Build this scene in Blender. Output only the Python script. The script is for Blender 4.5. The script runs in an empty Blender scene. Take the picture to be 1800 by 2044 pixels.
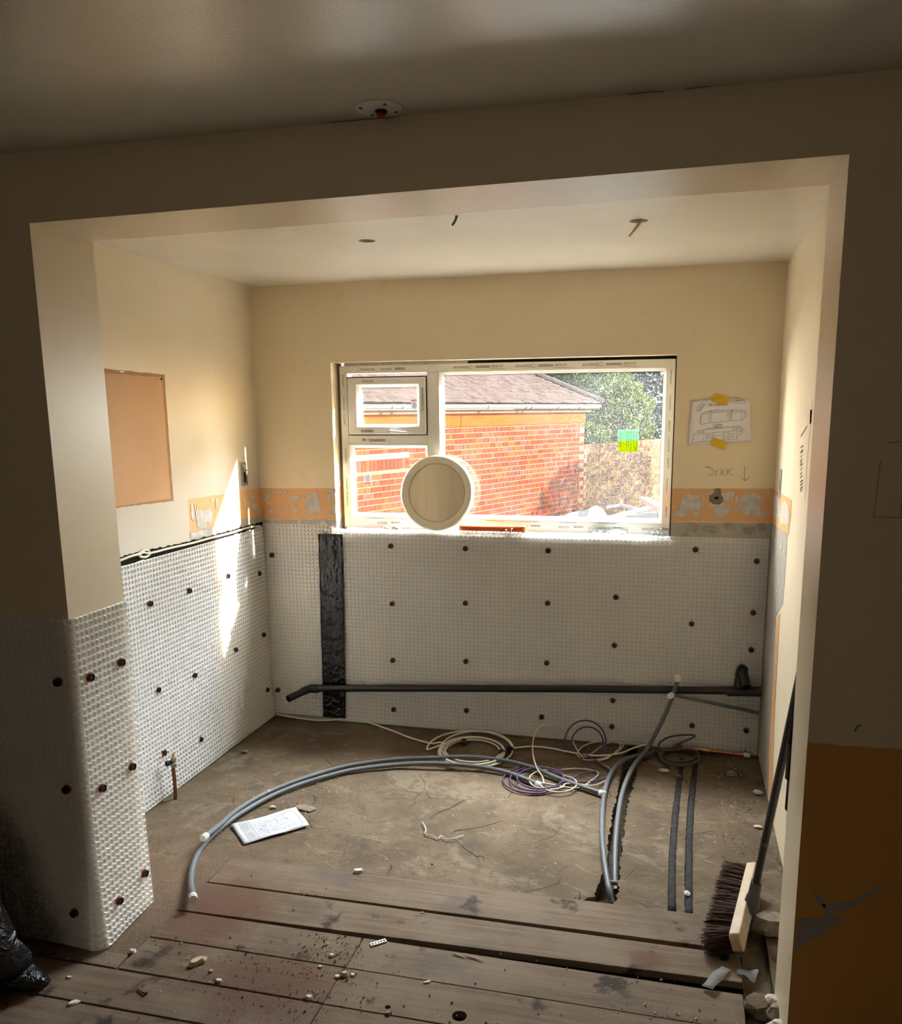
import bpy, math, random
import numpy as np
from mathutils import Vector, Matrix
from mathutils.geometry import delaunay_2d_cdt
random.seed(7); rng = np.random.default_rng(7)
SC = bpy.context.scene; COL = SC.collection
PI = math.pi

# ---------------------------------------------------------------- camera (measured; the photograph is a crop, hence the shift)
CAM_O = np.array([1.7671, -2.1400, 1.6998]); PITCH, YAW, ROLL = -0.1907, 0.2452, 0.0085
F_PX, CX, CY, W_PX, H_PX = 1709.37, 929.42, 1150.23, 1800, 2044
def _rot():
    cy, sy = math.cos(YAW), math.sin(YAW); cp, sp = math.cos(PITCH), math.sin(PITCH); cr, sr = math.cos(ROLL), math.sin(ROLL)
    return np.array([[cy,-sy,0],[sy,cy,0],[0,0,1]]) @ np.array([[1,0,0],[0,cp,-sp],[0,sp,cp]]) @ np.array([[cr,0,sr],[0,1,0],[-sr,0,cr]])
CAM_R = _rot()
cam = bpy.data.cameras.new('camera'); camo = bpy.data.objects.new('camera', cam); COL.objects.link(camo)
mw = Matrix.Identity(4)
for i in range(3):
    mw[i][0], mw[i][1], mw[i][2], mw[i][3] = CAM_R[i][0], CAM_R[i][2], -CAM_R[i][1], CAM_O[i]
camo.matrix_world = mw
cam.sensor_fit = 'AUTO'; cam.sensor_width = 36.0; cam.lens = F_PX / H_PX * 36.0
cam.shift_x = -(CX - W_PX/2) / H_PX; cam.shift_y = (CY - H_PX/2) / H_PX
cam.clip_start = .02; cam.clip_end = 200
SC.camera = camo

# ---------------------------------------------------------------- world, sun, added fill lamps, exposure
SUN_DIR = Vector((-1, -.31, -.362)).normalized()
w = bpy.data.worlds.new('sky'); SC.world = w; w.use_nodes = True
nt = w.node_tree; nt.nodes.clear()
sk = nt.nodes.new('ShaderNodeTexSky'); sk.sky_type = 'NISHITA'; sk.sun_disc = False
sk.sun_elevation = math.radians(19); sk.sun_rotation = math.atan2(-SUN_DIR.x, -SUN_DIR.y)
bg = nt.nodes.new('ShaderNodeBackground'); bg.inputs['Strength'].default_value = .27
wo = nt.nodes.new('ShaderNodeOutputWorld')
nt.links.new(sk.outputs[0], bg.inputs[0]); nt.links.new(bg.outputs[0], wo.inputs[0])
sun = bpy.data.lights.new('sun', 'SUN'); sun.energy = 7.4; sun.angle = math.radians(.53); sun.color = (1, .93, .82)
suno = bpy.data.objects.new('sun', sun); COL.objects.link(suno)
suno.rotation_euler = SUN_DIR.to_track_quat('-Z', 'Y').to_euler(); suno.location = (12, 6, 8)
def area(name, loc, target, sx, sy, power, color):
    l = bpy.data.lights.new(name, 'AREA'); l.shape = 'RECTANGLE'; l.size = sx; l.size_y = sy; l.energy = power; l.color = color
    o = bpy.data.objects.new(name, l); COL.objects.link(o); o.location = loc
    o.rotation_euler = (Vector(target) - Vector(loc)).to_track_quat('-Z', 'Y').to_euler()
    return o
area('fill_above_window', (1.5, 3.6, 3.1), (1.0, 1.3, .7), 2.6, 1.5, 340, (.93, .97, 1))  # added fill lamp outside, boosts the skylight entering the alcove
area('fill_high_over_window', (1.0, 3.05, 3.7), (.9, 1.75, 0), 2.6, .9, 230, (.95, .97, 1))  # second added lamp, steeper, brightens the floor near the back wall
area('fill_left_of_window', (-2.3, 4.0, 2.0), (.9, 2.2, 1.5), 1.2, 1.6, 125, (1, .95, .86))  # added lamp out of view, brightens the right wall
area('fill_right_of_window', (3.1, 4.6, 2.3), (.8, 2.2, 1.5), 1.0, 1.6, 42, (.95, .97, 1))  # added lamp out of view, brightens the left wall and jamb
area('fill_from_room_behind', (1.4, -4.3, 1.5), (1.2, 0, 1.2), 1.6, 1.2, 1.7, (1, .84, .66))  # weak fill lamp added behind the camera, no window is built there
SC.view_settings.view_transform = 'Standard'; SC.view_settings.look = 'None'
SC.view_settings.exposure = 1.8; SC.view_settings.gamma = 1; SC.view_settings.use_curve_mapping = False

# ---------------------------------------------------------------- measuring helpers: a pixel of the photo onto a real plane of the room
def ray(u, v): return CAM_R @ np.array([(u-CX)/F_PX, 1, -(v-CY)/F_PX])
def hit(u, v, ax, val):
    d = ray(u, v); t = (val - CAM_O[ax]) / d[ax]; return Vector(CAM_O + t*d)
def fl(u, v, z=0.0): return hit(u, v, 2, z)
def bk(u, v, y=2.118): return hit(u, v, 1, y)
# room numbers (metres). y = 0 front face of the opening wall, y = D back wall of the alcove
W, T, D, XL, XR = 2.097, .268, 2.122, -.449, 2.2
H1, H1R, HA, HC = 2.2177, 2.2393, 2.345, 2.4
WX0, WX1, WZ0, WZ1, WY = -.012, 1.732, 1.066, 1.952, 2.20

# ---------------------------------------------------------------- material helpers
class NM:
    def __init__(s, name):
        s.m = bpy.data.materials.new(name); s.m.use_nodes = True; s.t = s.m.node_tree; s.t.nodes.clear()
        s.out = s.t.nodes.new('ShaderNodeOutputMaterial'); s._pos = None
    def n(s, typ, **kw):
        x = s.t.nodes.new(typ)
        for k, v in kw.items(): setattr(x, k, v)
        return x
    def link(s, a, b): s.t.links.new(a, b)
    def put(s, sock, v):
        if hasattr(v, 'is_output') or isinstance(v, bpy.types.NodeSocket): s.link(v, sock)
        elif isinstance(v, (tuple, list)) and len(v) == 3 and sock.type == 'RGBA': sock.default_value = (*v, 1)
        else: sock.default_value = v
    def pos(s, kind='pos'):
        if kind == 'pos': return s.n('ShaderNodeNewGeometry').outputs['Position']
        return s.n('ShaderNodeTexCoord').outputs['Object']
    def scale(s, vec, xyz):
        x = s.n('ShaderNodeVectorMath', operation='MULTIPLY'); s.put(x.inputs[0], vec); x.inputs[1].default_value = xyz; return x.outputs[0]
    def noise(s, vec, sc, detail=4, rough=.55, dist=0):
        x = s.n('ShaderNodeTexNoise'); s.put(x.inputs['Vector'], vec); x.inputs['Scale'].default_value = sc
        x.inputs['Detail'].default_value = detail; x.inputs['Roughness'].default_value = rough; x.inputs['Distortion'].default_value = dist
        return x.outputs['Fac']
    def voro(s, vec, sc, feature='F1'):
        x = s.n('ShaderNodeTexVoronoi', feature=feature); s.put(x.inputs['Vector'], vec); x.inputs['Scale'].default_value = sc; return x.outputs['Distance']
    def ramp(s, f, a, b, lo=0., hi=1.):
        x = s.n('ShaderNodeMapRange'); x.interpolation_type = 'SMOOTHSTEP'; s.put(x.inputs[0], f)
        for i, v in enumerate((a, b, lo, hi)): x.inputs[i+1].default_value = v
        return x.outputs[0]
    def math(s, op, a, b=0., c=0.):
        x = s.n('ShaderNodeMath', operation=op); s.put(x.inputs[0], a); s.put(x.inputs[1], b); s.put(x.inputs[2], c); return x.outputs[0]
    def mix(s, f, a, b, mode='MIX'):
        x = s.n('ShaderNodeMix', data_type='RGBA', blend_type=mode); s.put(x.inputs[0], f); s.put(x.inputs[6], a); s.put(x.inputs[7], b); return x.outputs[2]
    def sep(s, vec):
        x = s.n('ShaderNodeSeparateXYZ'); s.link(vec, x.inputs[0]); return x.outputs
    def bump(s, h, strength, dist=.01):
        x = s.n('ShaderNodeBump'); x.inputs['Strength'].default_value = strength; x.inputs['Distance'].default_value = dist; s.put(x.inputs['Height'], h); return x.outputs[0]
    def bsdf(s, col, rough=.6, spec=.4, metal=0., normal=None, **kw):
        b = s.n('ShaderNodeBsdfPrincipled'); s.put(b.inputs['Base Color'], col); s.put(b.inputs['Roughness'], rough)
        b.inputs['Specular IOR Level'].default_value = spec; b.inputs['Metallic'].default_value = metal
        if normal is not None: s.link(normal, b.inputs['Normal'])
        for k, v in kw.items(): s.put(b.inputs[k.replace('_', ' ')], v)
        return b.outputs[0]
    def done(s, sh): s.link(sh, s.out.inputs[0]); return s.m
    def mixsh(s, f, a, b):
        x = s.n('ShaderNodeMixShader'); s.put(x.inputs[0], f); s.link(a, x.inputs[1]); s.link(b, x.inputs[2]); return x.outputs[0]
def plain(name, col, rough=.5, spec=.4, metal=0., var=.0, vs=30, bs=0., bsc=60, coords='obj', col2=None, **kw):
    m = NM(name); p = m.pos(coords); c = col
    if var or col2:
        f = m.ramp(m.noise(p, vs), .3, .7); d = col2 or tuple(x*(1-var) for x in col); c = m.mix(f, col, d)
    nrm = m.bump(m.noise(p, bsc), bs, .004) if bs else None
    return m.done(m.bsdf(c, rough, spec, metal, nrm, **kw))

def box_mask(m, val, lo, hi, soft=.002):
    return m.math('MULTIPLY', m.ramp(val, lo-soft, lo+soft), m.ramp(val, hi-soft, hi+soft, 1, 0))
CREAM = (.83, .70, .49); ORANGE = (.74, .42, .19); CEMENT = (.44, .405, .355)
def cement_col(m, p):
    f = m.ramp(m.noise(p, 14, 6), .35, .7); c = m.mix(f, CEMENT, (.40, .375, .33))
    return m.mix(m.ramp(m.noise(p, 55, 3), .6, .72), c, (.55, .50, .42))
def paint_mat(name, kind):
    m = NM(name); p = m.pos(); x, y, z = m.sep(p)[:]
    nz = m.noise(p, 3.0, 5); c = m.mix(m.ramp(nz, .35, .7), CREAM, (.85, .73, .53))
    c = m.mix(m.math('MULTIPLY', m.ramp(m.noise(p, 9, 5), .60, .75), .25), c, (.64, .53, .37))
    jit = m.math('MULTIPLY', m.math('SUBTRACT', m.noise(p, 24, 5), .5), .014)
    if kind == 'back':
        zz = m.math('ADD', m.math('SUBTRACT', z, m.math('MULTIPLY', x, .0130)), jit)
        c = m.mix(m.ramp(zz, 1.3005, 1.3025, 1, 0), c, ORANGE)
        c = m.mix(m.ramp(zz, 1.134, 1.137, 1, 0), c, cement_col(m, p))
    elif kind == 'left':
        zz = m.math('ADD', m.math('ADD', z, m.math('MULTIPLY', y, .012)), jit)
        yy = m.math('ADD', y, m.math('MULTIPLY', jit, .5))
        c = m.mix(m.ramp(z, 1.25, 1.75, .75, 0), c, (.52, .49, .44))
        mk = m.math('MULTIPLY', m.ramp(yy, 1.404, 1.406), m.ramp(zz, 1.321, 1.3225, 1, 0))
        c = m.mix(mk, c, ORANGE)
        mk2 = m.math('MULTIPLY', m.ramp(yy, 1.404, 1.406), m.ramp(zz, 1.172, 1.174, 1, 0))
        c = m.mix(mk2, c, cement_col(m, p))
        c = m.mix(m.ramp(zz, 1.085, 1.095, 1, 0), c, (.42, .42, .42))
    elif kind == 'front':
        # the lower part of the pier to the right of the opening is old bare orange paint
        zz = m.math('ADD', z, jit)
        mk = m.math('MULTIPLY', m.ramp(zz, .889, .891, 1, 0), m.ramp(x, W-.02, W-.015))
        mk = m.math('MULTIPLY', mk, m.ramp(y, .003, .004, 1, 0))
        c = m.mix(mk, c, (.72, .36, .09))
    h = m.math('ADD', m.noise(p, 160, 3), m.math('MULTIPLY', m.noise(p, 20, 3), .6))
    return m.done(m.bsdf(c, .34 if kind == 'front' else .5, .6 if kind == 'front' else .45, 0, m.bump(h, .10, .003)))
M = {}
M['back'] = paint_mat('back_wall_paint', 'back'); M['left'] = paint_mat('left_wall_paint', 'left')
M['front'] = paint_mat('front_wall_paint', 'front'); M['room'] = paint_mat('cream_wall_paint', 'room'); 
M['room_dim'] = plain('brown_dimmed_room_wall', (.30, .22, .14), .8, .2, coords='pos', var=.1, vs=4)  # unseen room walls, coloured brown to keep the front room dim
def ceil_mat():
    m = NM('satin_ceiling_paint'); p = m.pos(); c = m.mix(m.ramp(m.noise(p, 2.5, 5), .3, .7), (.80, .76, .655), (.75, .705, .60))
    h = m.math('ADD', m.noise(p, 130, 3), m.math('MULTIPLY', m.noise(p, 12, 4), 1.2))
    return m.done(m.bsdf(c, .27, 1., 0, m.bump(h, .13, .004)))
M['ceil'] = ceil_mat()
def conc_mat():
    m = NM('dusty_concrete'); p = m.pos()
    n1 = m.noise(p, 3.2, 7, .62, .4); c = m.mix(m.ramp(n1, .32, .68), (.110, .080, .052), (.166, .123, .081))
    c = m.mix(m.math('MULTIPLY', m.ramp(m.noise(p, 5.5, 6, .6), .56, .66), .8), c, (.09, .07, .052))
    c = m.mix(m.math('MULTIPLY', m.ramp(m.noise(p, 2.1, 6, .65, .8), .55, .62), .55), c, (.22, .178, .128))
    crack = m.ramp(m.voro(m.mix(.12, p, m.n('ShaderNodeTexNoise').outputs['Color']), 3.2, 'DISTANCE_TO_EDGE'), .0, .006, 1, 0)
    crack = m.math('MULTIPLY', crack, m.ramp(m.noise(p, 3.7, 2), .48, .6))
    c = m.mix(m.math('MULTIPLY', crack, .7), c, (.045, .034, .024))
    c = m.mix(m.ramp(m.noise(p, 170, 2), .62, .75, 0, .5), c, (.16, .12, .09))
    c = m.mix(m.math('MULTIPLY', m.ramp(m.noise(p, 19, 5, .65), .54, .62), .45), c, (.085, .066, .048))
    c = m.mix(m.math('MULTIPLY', m.ramp(m.noise(m.scale(p, (1, 2.2, 1)), 7.5, 6, .7, 1.2), .57, .63), .4), c, (.25, .205, .148))
    x, y, z = m.sep(p)[:]
    red = m.math('MULTIPLY', m.ramp(x, .05, .40, 1, 0), m.ramp(y, .45, .95, 1, 0)); red = m.math('MULTIPLY', red, m.ramp(m.noise(p, 6, 5), .3, .65))
    c = m.mix(m.math('MULTIPLY', red, .6), c, (.17, .10, .075))
    h = m.math('ADD', m.math('ADD', m.noise(p, 110, 4), m.math('MULTIPLY', n1, 3.)), m.math('MULTIPLY', crack, -1.5))
    return m.done(m.bsdf(c, .92, .12, 0, m.bump(h, .8, .007)))
M['conc'] = conc_mat()
def board_mat():
    m = NM('dusty_floorboard'); p = m.pos(); oi = m.n('ShaderNodeObjectInfo').outputs['Random']
    off = m.n('ShaderNodeVectorMath', operation='ADD'); m.link(p, off.inputs[0]); cx = m.n('ShaderNodeCombineXYZ'); m.link(m.math('MULTIPLY', oi, 7), cx.inputs[2]); m.link(cx.outputs[0], off.inputs[1])
    g = m.noise(m.scale(off.outputs[0], (2.2, 40, 40)), 1.0, 6, .6, .6); n2 = m.noise(off.outputs[0], 4, 6, .6)
    c = m.mix(m.ramp(g, .3, .7), (.112, .076, .050), (.172, .122, .083))
    c = m.mix(m.math('MULTIPLY', m.ramp(n2, .4, .65), .6), c, (.190, .142, .100))
    c = m.mix(m.math('MULTIPLY', m.ramp(m.noise(off.outputs[0], 6.5, 4, .6), .60, .70), .95), c, (.036, .025, .019))
    c = m.mix(m.math('MULTIPLY', m.ramp(m.noise(m.scale(off.outputs[0], (1, 1.4, 1)), 3.1, 4), .58, .70), .45), c, (.075, .066, .06))
    x, y, z = m.sep(p)[:]
    def spot(px, py, rx, ry):
        a = m.math('DIVIDE', m.math('SUBTRACT', x, px), rx); b = m.math('DIVIDE', m.math('SUBTRACT', y, py), ry)
        return m.math('SQRT', m.math('ADD', m.math('MULTIPLY', a, a), m.math('MULTIPLY', b, b)))
    d = m.math('MINIMUM', m.math('MINIMUM', spot(.60, -.06, .27, .21), spot(.26, .28, .24, .30)), spot(1.73, .33, .07, .06))
    rm = m.ramp(m.math('ADD', d, m.math('MULTIPLY', m.math('SUBTRACT', m.noise(p, 9, 6, .65), .5), 1.3)), .35, 1.05, 1, 0)
    c = m.mix(m.math('MULTIPLY', rm, .9), c, (.118, .062, .041))
    tread = m.n('ShaderNodeTexBrick'); tread.inputs['Scale'].default_value = 30; m.link(m.mix(.05, p, m.n('ShaderNodeTexNoise').outputs['Color']), tread.inputs[0])
    saw = m.n('ShaderNodeTexWave'); saw.bands_direction = 'X'; saw.inputs['Scale'].default_value = 38; saw.inputs['Distortion'].default_value = 1.5; m.link(p, saw.inputs[0])
    h = m.math('ADD', m.math('ADD', m.math('MULTIPLY', g, 1.2), m.math('MULTIPLY', m.noise(p, 140, 3), .8)), m.math('MULTIPLY', m.math('MULTIPLY', saw.outputs['Fac'], m.ramp(n2, .5, .65)), .18))
    h = m.math('ADD', h, m.math('MULTIPLY', m.math('MULTIPLY', tread.outputs['Fac'], rm), -.8))
    return m.done(m.bsdf(c, .85, .18, 0, m.bump(h, .45, .004)))
M['board'] = board_mat()
M['void'] = plain('dark_soil', (.03, .024, .02), .95, .1); M['soil'] = plain('brown_soil', (.10, .075, .05), .95, .1, coords='pos', var=.5, vs=40, bs=.8)
def membrane_mat(nm, a0, a1):
    m = NM(nm); p = m.pos()
    tr = m.n('ShaderNodeBsdfTransparent'); tr.inputs[0].default_value = (.97, .98, .99, 1)
    c = (.95, .94, .92)
    d = m.n('ShaderNodeBsdfDiffuse'); d.inputs[0].default_value = (*c, 1)
    tl = m.n('ShaderNodeBsdfTranslucent'); tl.inputs[0].default_value = (*c, 1)
    gl = m.n('ShaderNodeBsdfGlossy'); gl.inputs[0].default_value = (1, 1, 1, 1); gl.inputs['Roughness'].default_value = .28
    fr = m.n('ShaderNodeLayerWeight'); fr.inputs[0].default_value = .35
    body = m.mixsh(.28, d.outputs[0], tl.outputs[0]); body = m.mixsh(m.ramp(fr.outputs['Facing'], 0, 1, .05, .30), body, gl.outputs[0])
    return m.done(m.mixsh(m.ramp(fr.outputs['Facing'], 0, .8, a0, a1), tr.outputs[0], body))
M['membrane'] = membrane_mat('milky_dimpled_plastic', .80, .96); M['membrane_thin'] = membrane_mat('thin_stretched_pocket_plastic', .70, .90)
M['black_plastic'] = plain('black_plastic', (.012, .012, .013), .38, .5)
M['black_rubber'] = plain('black_rubber', (.01, .01, .011), .6, .4)
M['red_seal'] = plain('red_seal_rubber', (.42, .03, .02), .5)
M['grey_pipe'] = plain('grey_plastic_pipe', (.13, .14, .15), .5, .35, var=.15, vs=9)
M['white_plastic'] = plain('white_plastic', (.80, .78, .74), .35)
M['upvc'] = plain('white_upvc', (.88, .86, .80), .28, .5)
M['seal'] = plain('dark_gasket', (.02, .02, .022), .6)
M['copper'] = plain('copper', (.62, .26, .12), .35, .5, 1., var=.35, vs=40)
M['brass'] = plain('brass', (.66, .45, .17), .35, .5, 1., var=.3, vs=50)
M['dull_copper'] = plain('tarnished_copper', (.22, .10, .055), .5, .5, .6, var=.4, vs=60)
M['zinc'] = plain('grey_cast_metal', (.32, .30, .29), .45, .5, .7)
M['white_cable'] = plain('white_cable_sheath', (.72, .66, .56), .45)
M['cream_cable'] = plain('cream_cable_sheath', (.56, .49, .39), .5)
M['purple_cable'] = plain('purple_cable_sheath', (.085, .045, .12), .5)
M['grey_cable'] = plain('dark_grey_cable_sheath', (.085, .08, .075), .5)
M['black_tape'] = plain('black_tape', (.012, .012, .012), .5)
M['foam'] = plain('dark_foam_lagging', (.05, .048, .047), .9, .1, var=.4, vs=40, bs=.6, bsc=90)
M['paper'] = plain('white_paper', (.52, .52, .55), .8, .1)
M['paper_bright'] = plain('bright_white_paper', (.86, .85, .88), .8, .1)
M['ink'] = plain('faded_ink', (.12, .12, .15), .8, .1)
M['pencil'] = plain('pencil_mark', (.22, .16, .09), .8, .1)
M['marker'] = plain('black_marker', (.03, .028, .026), .7, .1)
M['print'] = plain('grey_print', (.09, .09, .09), .6, .1)
M['yellow_tape'] = plain('yellow_tape', (.72, .46, .02), .5, .3)
M['wood_pale'] = plain('pale_beech', (.56, .41, .27), .55, .3, var=.2, vs=14)
M['bristle'] = plain('brown_bristle', (.06, .028, .017), .8, .2)
M['plaster'] = plain('pale_plaster', (.66, .60, .53), .9, .1, var=.2, vs=50, bs=.4)
M['adhesive'] = plain('grey_tile_adhesive', (.66, .635, .60), .9, .1, coords='pos', col2=(.52, .49, .46), vs=35, bs=.7, bsc=120)
M['mortar'] = plain('sandy_mortar', (.27, .225, .17), .95, .1, coords='pos', var=.3, vs=60, bs=.8, bsc=150)
M['cement'] = plain('grey_cement', CEMENT, .9, .1, coords='pos', col2=(.38, .37, .35), vs=22, bs=.5, bsc=90)
M['cement_light'] = plain('yellowish_cement', (.42, .375, .29), .9, .1, coords='pos', var=.25, vs=70, bs=.7, bsc=150)
M['orange'] = plain('old_orange_paint', ORANGE, .6, .3, coords='pos', var=.06, vs=8)
M['old_tan'] = plain('old_tan_paint', (.62, .36, .18), .6, .3, coords='pos', var=.06, vs=5)
M['tan_edge'] = plain('tan_paint_edge', (.44, .25, .13), .7, .2, coords='pos', var=.1, vs=30)
M['cream_patch'] = plain('cream_paint_patch', (.78, .68, .48), .7, .2, coords='pos', var=.08, vs=12)
M['dark'] = plain('dark_recess', (.018, .015, .012), .95, .05)
M['steel'] = plain('galvanised_steel', (.33, .34, .34), .5, .5, .6)
M['mirror_frame'] = plain('cream_frame_enamel', (.78, .72, .56), .35, .5)
def mirror_mat():
    m = NM('painted_reflection_mirror'); p = m.pos('obj'); g = m.n('ShaderNodeBsdfGlossy'); g.inputs[0].default_value = (.85, .82, .74, 1); g.inputs['Roughness'].default_value = .03
    d = m.n('ShaderNodeBsdfDiffuse'); d.inputs[0].default_value = (.80, .70, .53, 1)  # tan diffuse share paints in the reflection of a brighter room
    f = m.ramp(m.noise(m.scale(p, (30, 30, 1.5)), 1, 5), .35, .75, .77, .86)
    return m.done(m.mixsh(f, g.outputs[0], d.outputs[0]))
M['mirror'] = mirror_mat()
def glass_mat(name, dust, specks=False, tint=(.97, .985, .98)):
    m = NM(name); p = m.pos()
    t = m.n('ShaderNodeBsdfTransparent'); t.inputs[0].default_value = (*tint, 1)
    g = m.n('ShaderNodeBsdfGlossy'); g.inputs['Roughness'].default_value = .01
    fr = m.n('ShaderNodeLayerWeight'); fr.inputs[0].default_value = .5
    s = m.mixsh(m.math('MULTIPLY_ADD', m.math('POWER', fr.outputs['Facing'], 5.), .7, .02), t.outputs[0], g.outputs[0])
    if dust:
        d = m.n('ShaderNodeBsdfDiffuse'); d.inputs[0].default_value = (.8, .8, .8, 1); tl = m.n('ShaderNodeBsdfTranslucent'); tl.inputs[0].default_value = (.9, .9, .88, 1)
        b = m.mixsh(.7, d.outputs[0], tl.outputs[0]); f = m.ramp(m.noise(p, 3.5, 3), .3, .75, dust*.45, dust*1.3)
        if specks:
            x = m.sep(p)[0]; sp = m.ramp(m.noise(p, 230, 2), .60, .68); sp = m.math('MULTIPLY', sp, m.ramp(m.math('ADD', x, m.math('MULTIPLY', m.noise(p, 4, 3), .5)), 1.25, 1.65, 0, .20)); f = m.math('ADD', f, sp)
        s = m.mixsh(f, s, b)
    return m.done(s)
M['glass'] = glass_mat('dusty_window_glass', .005, True)
M['jar_glass'] = glass_mat('clear_jar_glass', .012)
def tape_mat():
    m = NM('glossy_crumpled_black_tape'); p = m.pos(); h = m.math('ADD', m.noise(m.scale(p, (26, 26, 7)), 1, 4, .6, 1.2), m.math('MULTIPLY', m.voro(p, 43), .35))
    return m.done(m.bsdf((.006, .006, .007), .13, .6, 0, m.bump(h, .7, .014)))
M['flash_tape'] = tape_mat()
def bag_mat():
    m = NM('black_bin_bag_film'); p = m.pos(); h = m.noise(p, 14, 4, .6, 1.5)
    return m.done(m.bsdf((.006, .0065, .008), .25, .5, 0, m.bump(h, .7, .03)))
M['bag'] = bag_mat()
M['tape_film'] = None
M['clear_tape'] = plain('whitish_clear_tape', (.42, .42, .42), .35, .5)
# outdoors
M['mortar_out'] = plain('pale_brick_mortar', (.23, .165, .095), 1., .0, coords='pos', var=.2, vs=8)
BR = [(.20, .042, .022), (.165, .034, .019), (.215, .058, .027), (.125, .043, .031), (.115, .058, .044)]
for i, c in enumerate(BR): M['brick%d' % i] = plain('facing_brick_%s' % 'abcde'[i], c, 1., .0, coords='pos', var=.25, vs=40)
def brick_stuff_mat(name, dull):
    m = NM(name); p = m.pos(); wn = m.n('ShaderNodeTexVoronoi'); m.link(m.scale(p, (4.2, 4.2, 13.3)), wn.inputs['Vector']); wn.inputs['Scale'].default_value = 1
    v = m.sep(wn.outputs['Color'])[0]; c = m.mix(v, (.25, .07, .035), (.17, .085, .06)); c = m.mix(dull, c, (.24, .16, .09))
    return m.done(m.bsdf(c, .9, .1))
M['brick_stuff'] = brick_stuff_mat('mixed_red_brick', 0.); M['wall_brick'] = brick_stuff_mat('weathered_garden_brick', .55)
M['roof_tile'] = plain('pinkish_roof_tile', (.14, .105, .096), 1., .0, coords='pos', col2=(.10, .076, .07), vs=7)
def wood_out():
    m = NM('varnished_fascia_wood'); p = m.pos(); g = m.noise(m.scale(p, (3, 3, 45)), 1, 5, .6, .5)
    return m.done(m.bsdf(m.mix(m.ramp(g, .3, .7), (.23, .062, .008), (.18, .042, .006)), .8, .05))
M['fascia'] = wood_out()
M['gutter'] = plain('white_gutter_plastic', (.34, .29, .27), .4); M['gutter_line'] = plain('reddish_gutter_line', (.16, .06, .045), .5)  # the reddish lines are stripes of the gutter itself
def leaf_mat(name, a, b, c3):
    m = NM(name); p = m.pos(); f = m.noise(p, 9, 3); c = m.mix(m.ramp(f, .35, .65), a, b); c = m.mix(m.ramp(m.noise(p, 23, 2), .62, .7), c, c3)
    d = m.bsdf(c, .45, .4); tl = m.n('ShaderNodeBsdfTranslucent'); m.link(c, tl.inputs[0]); return m.done(m.mixsh(.35, d, tl.outputs[0]))
M['leaf'] = leaf_mat('laurel_leaf', (.125, .165, .02), (.045, .08, .015), (.16, .10, .02))
M['leaf_dark'] = leaf_mat('conifer_leaf', (.03, .05, .04), (.045, .075, .06), (.06, .09, .06))
M['bark'] = plain('bark', (.10, .07, .05), .9)
M['ground'] = plain('gritty_ground', (.42, .39, .35), .95, .1, coords='pos', var=.4, vs=12, bs=.5)
M['rubble'] = plain('mixed_rubble', (.15, .14, .125), 1., .0, coords='pos', col2=(.30, .29, .27), vs=14, bs=.6)
M['tarp'] = plain('pale_tarpaulin', (.46, .43, .38), .6, .3, col2=(.38, .34, .28), vs=3)
M['white_board'] = plain('white_offcut', (.5, .49, .52), .5)
M['pink_board'] = plain('pinkish_offcut', (.5, .33, .27), .5)
M['orange_plastic'] = plain('bright_orange_plastic', (.60, .10, .008), .35, .5)
M['green_film'] = None
def film(name, col, a):
    m = NM(name); t = m.n('ShaderNodeBsdfTransparent'); t.inputs[0].default_value = (*col, 1); d = m.n('ShaderNodeBsdfTranslucent'); d.inputs[0].default_value = (*col, 1)
    d2 = m.n('ShaderNodeBsdfDiffuse'); d2.inputs[0].default_value = (*col, 1)
    return m.done(m.mixsh(a, t.outputs[0], m.mixsh(.5, d.outputs[0], d2.outputs[0])))
M['green_film'] = film('mint_green_film', (.26, .44, .31), .92); M['lime_film'] = film('lime_film', (.32, .37, .02), .9)
M['tape_film'] = film('clear_tape_film', (.7, .7, .7), .45)
M['label_white'] = plain('label_white', (.72, .76, .84), .6); M['label_red'] = plain('label_red', (.70, .10, .10), .6); M['label_blue'] = plain('label_blue_ink', (.16, .20, .42), .6)
M['red_wire'] = plain('red_wire_connector', (.30, .03, .02), .5)

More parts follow.
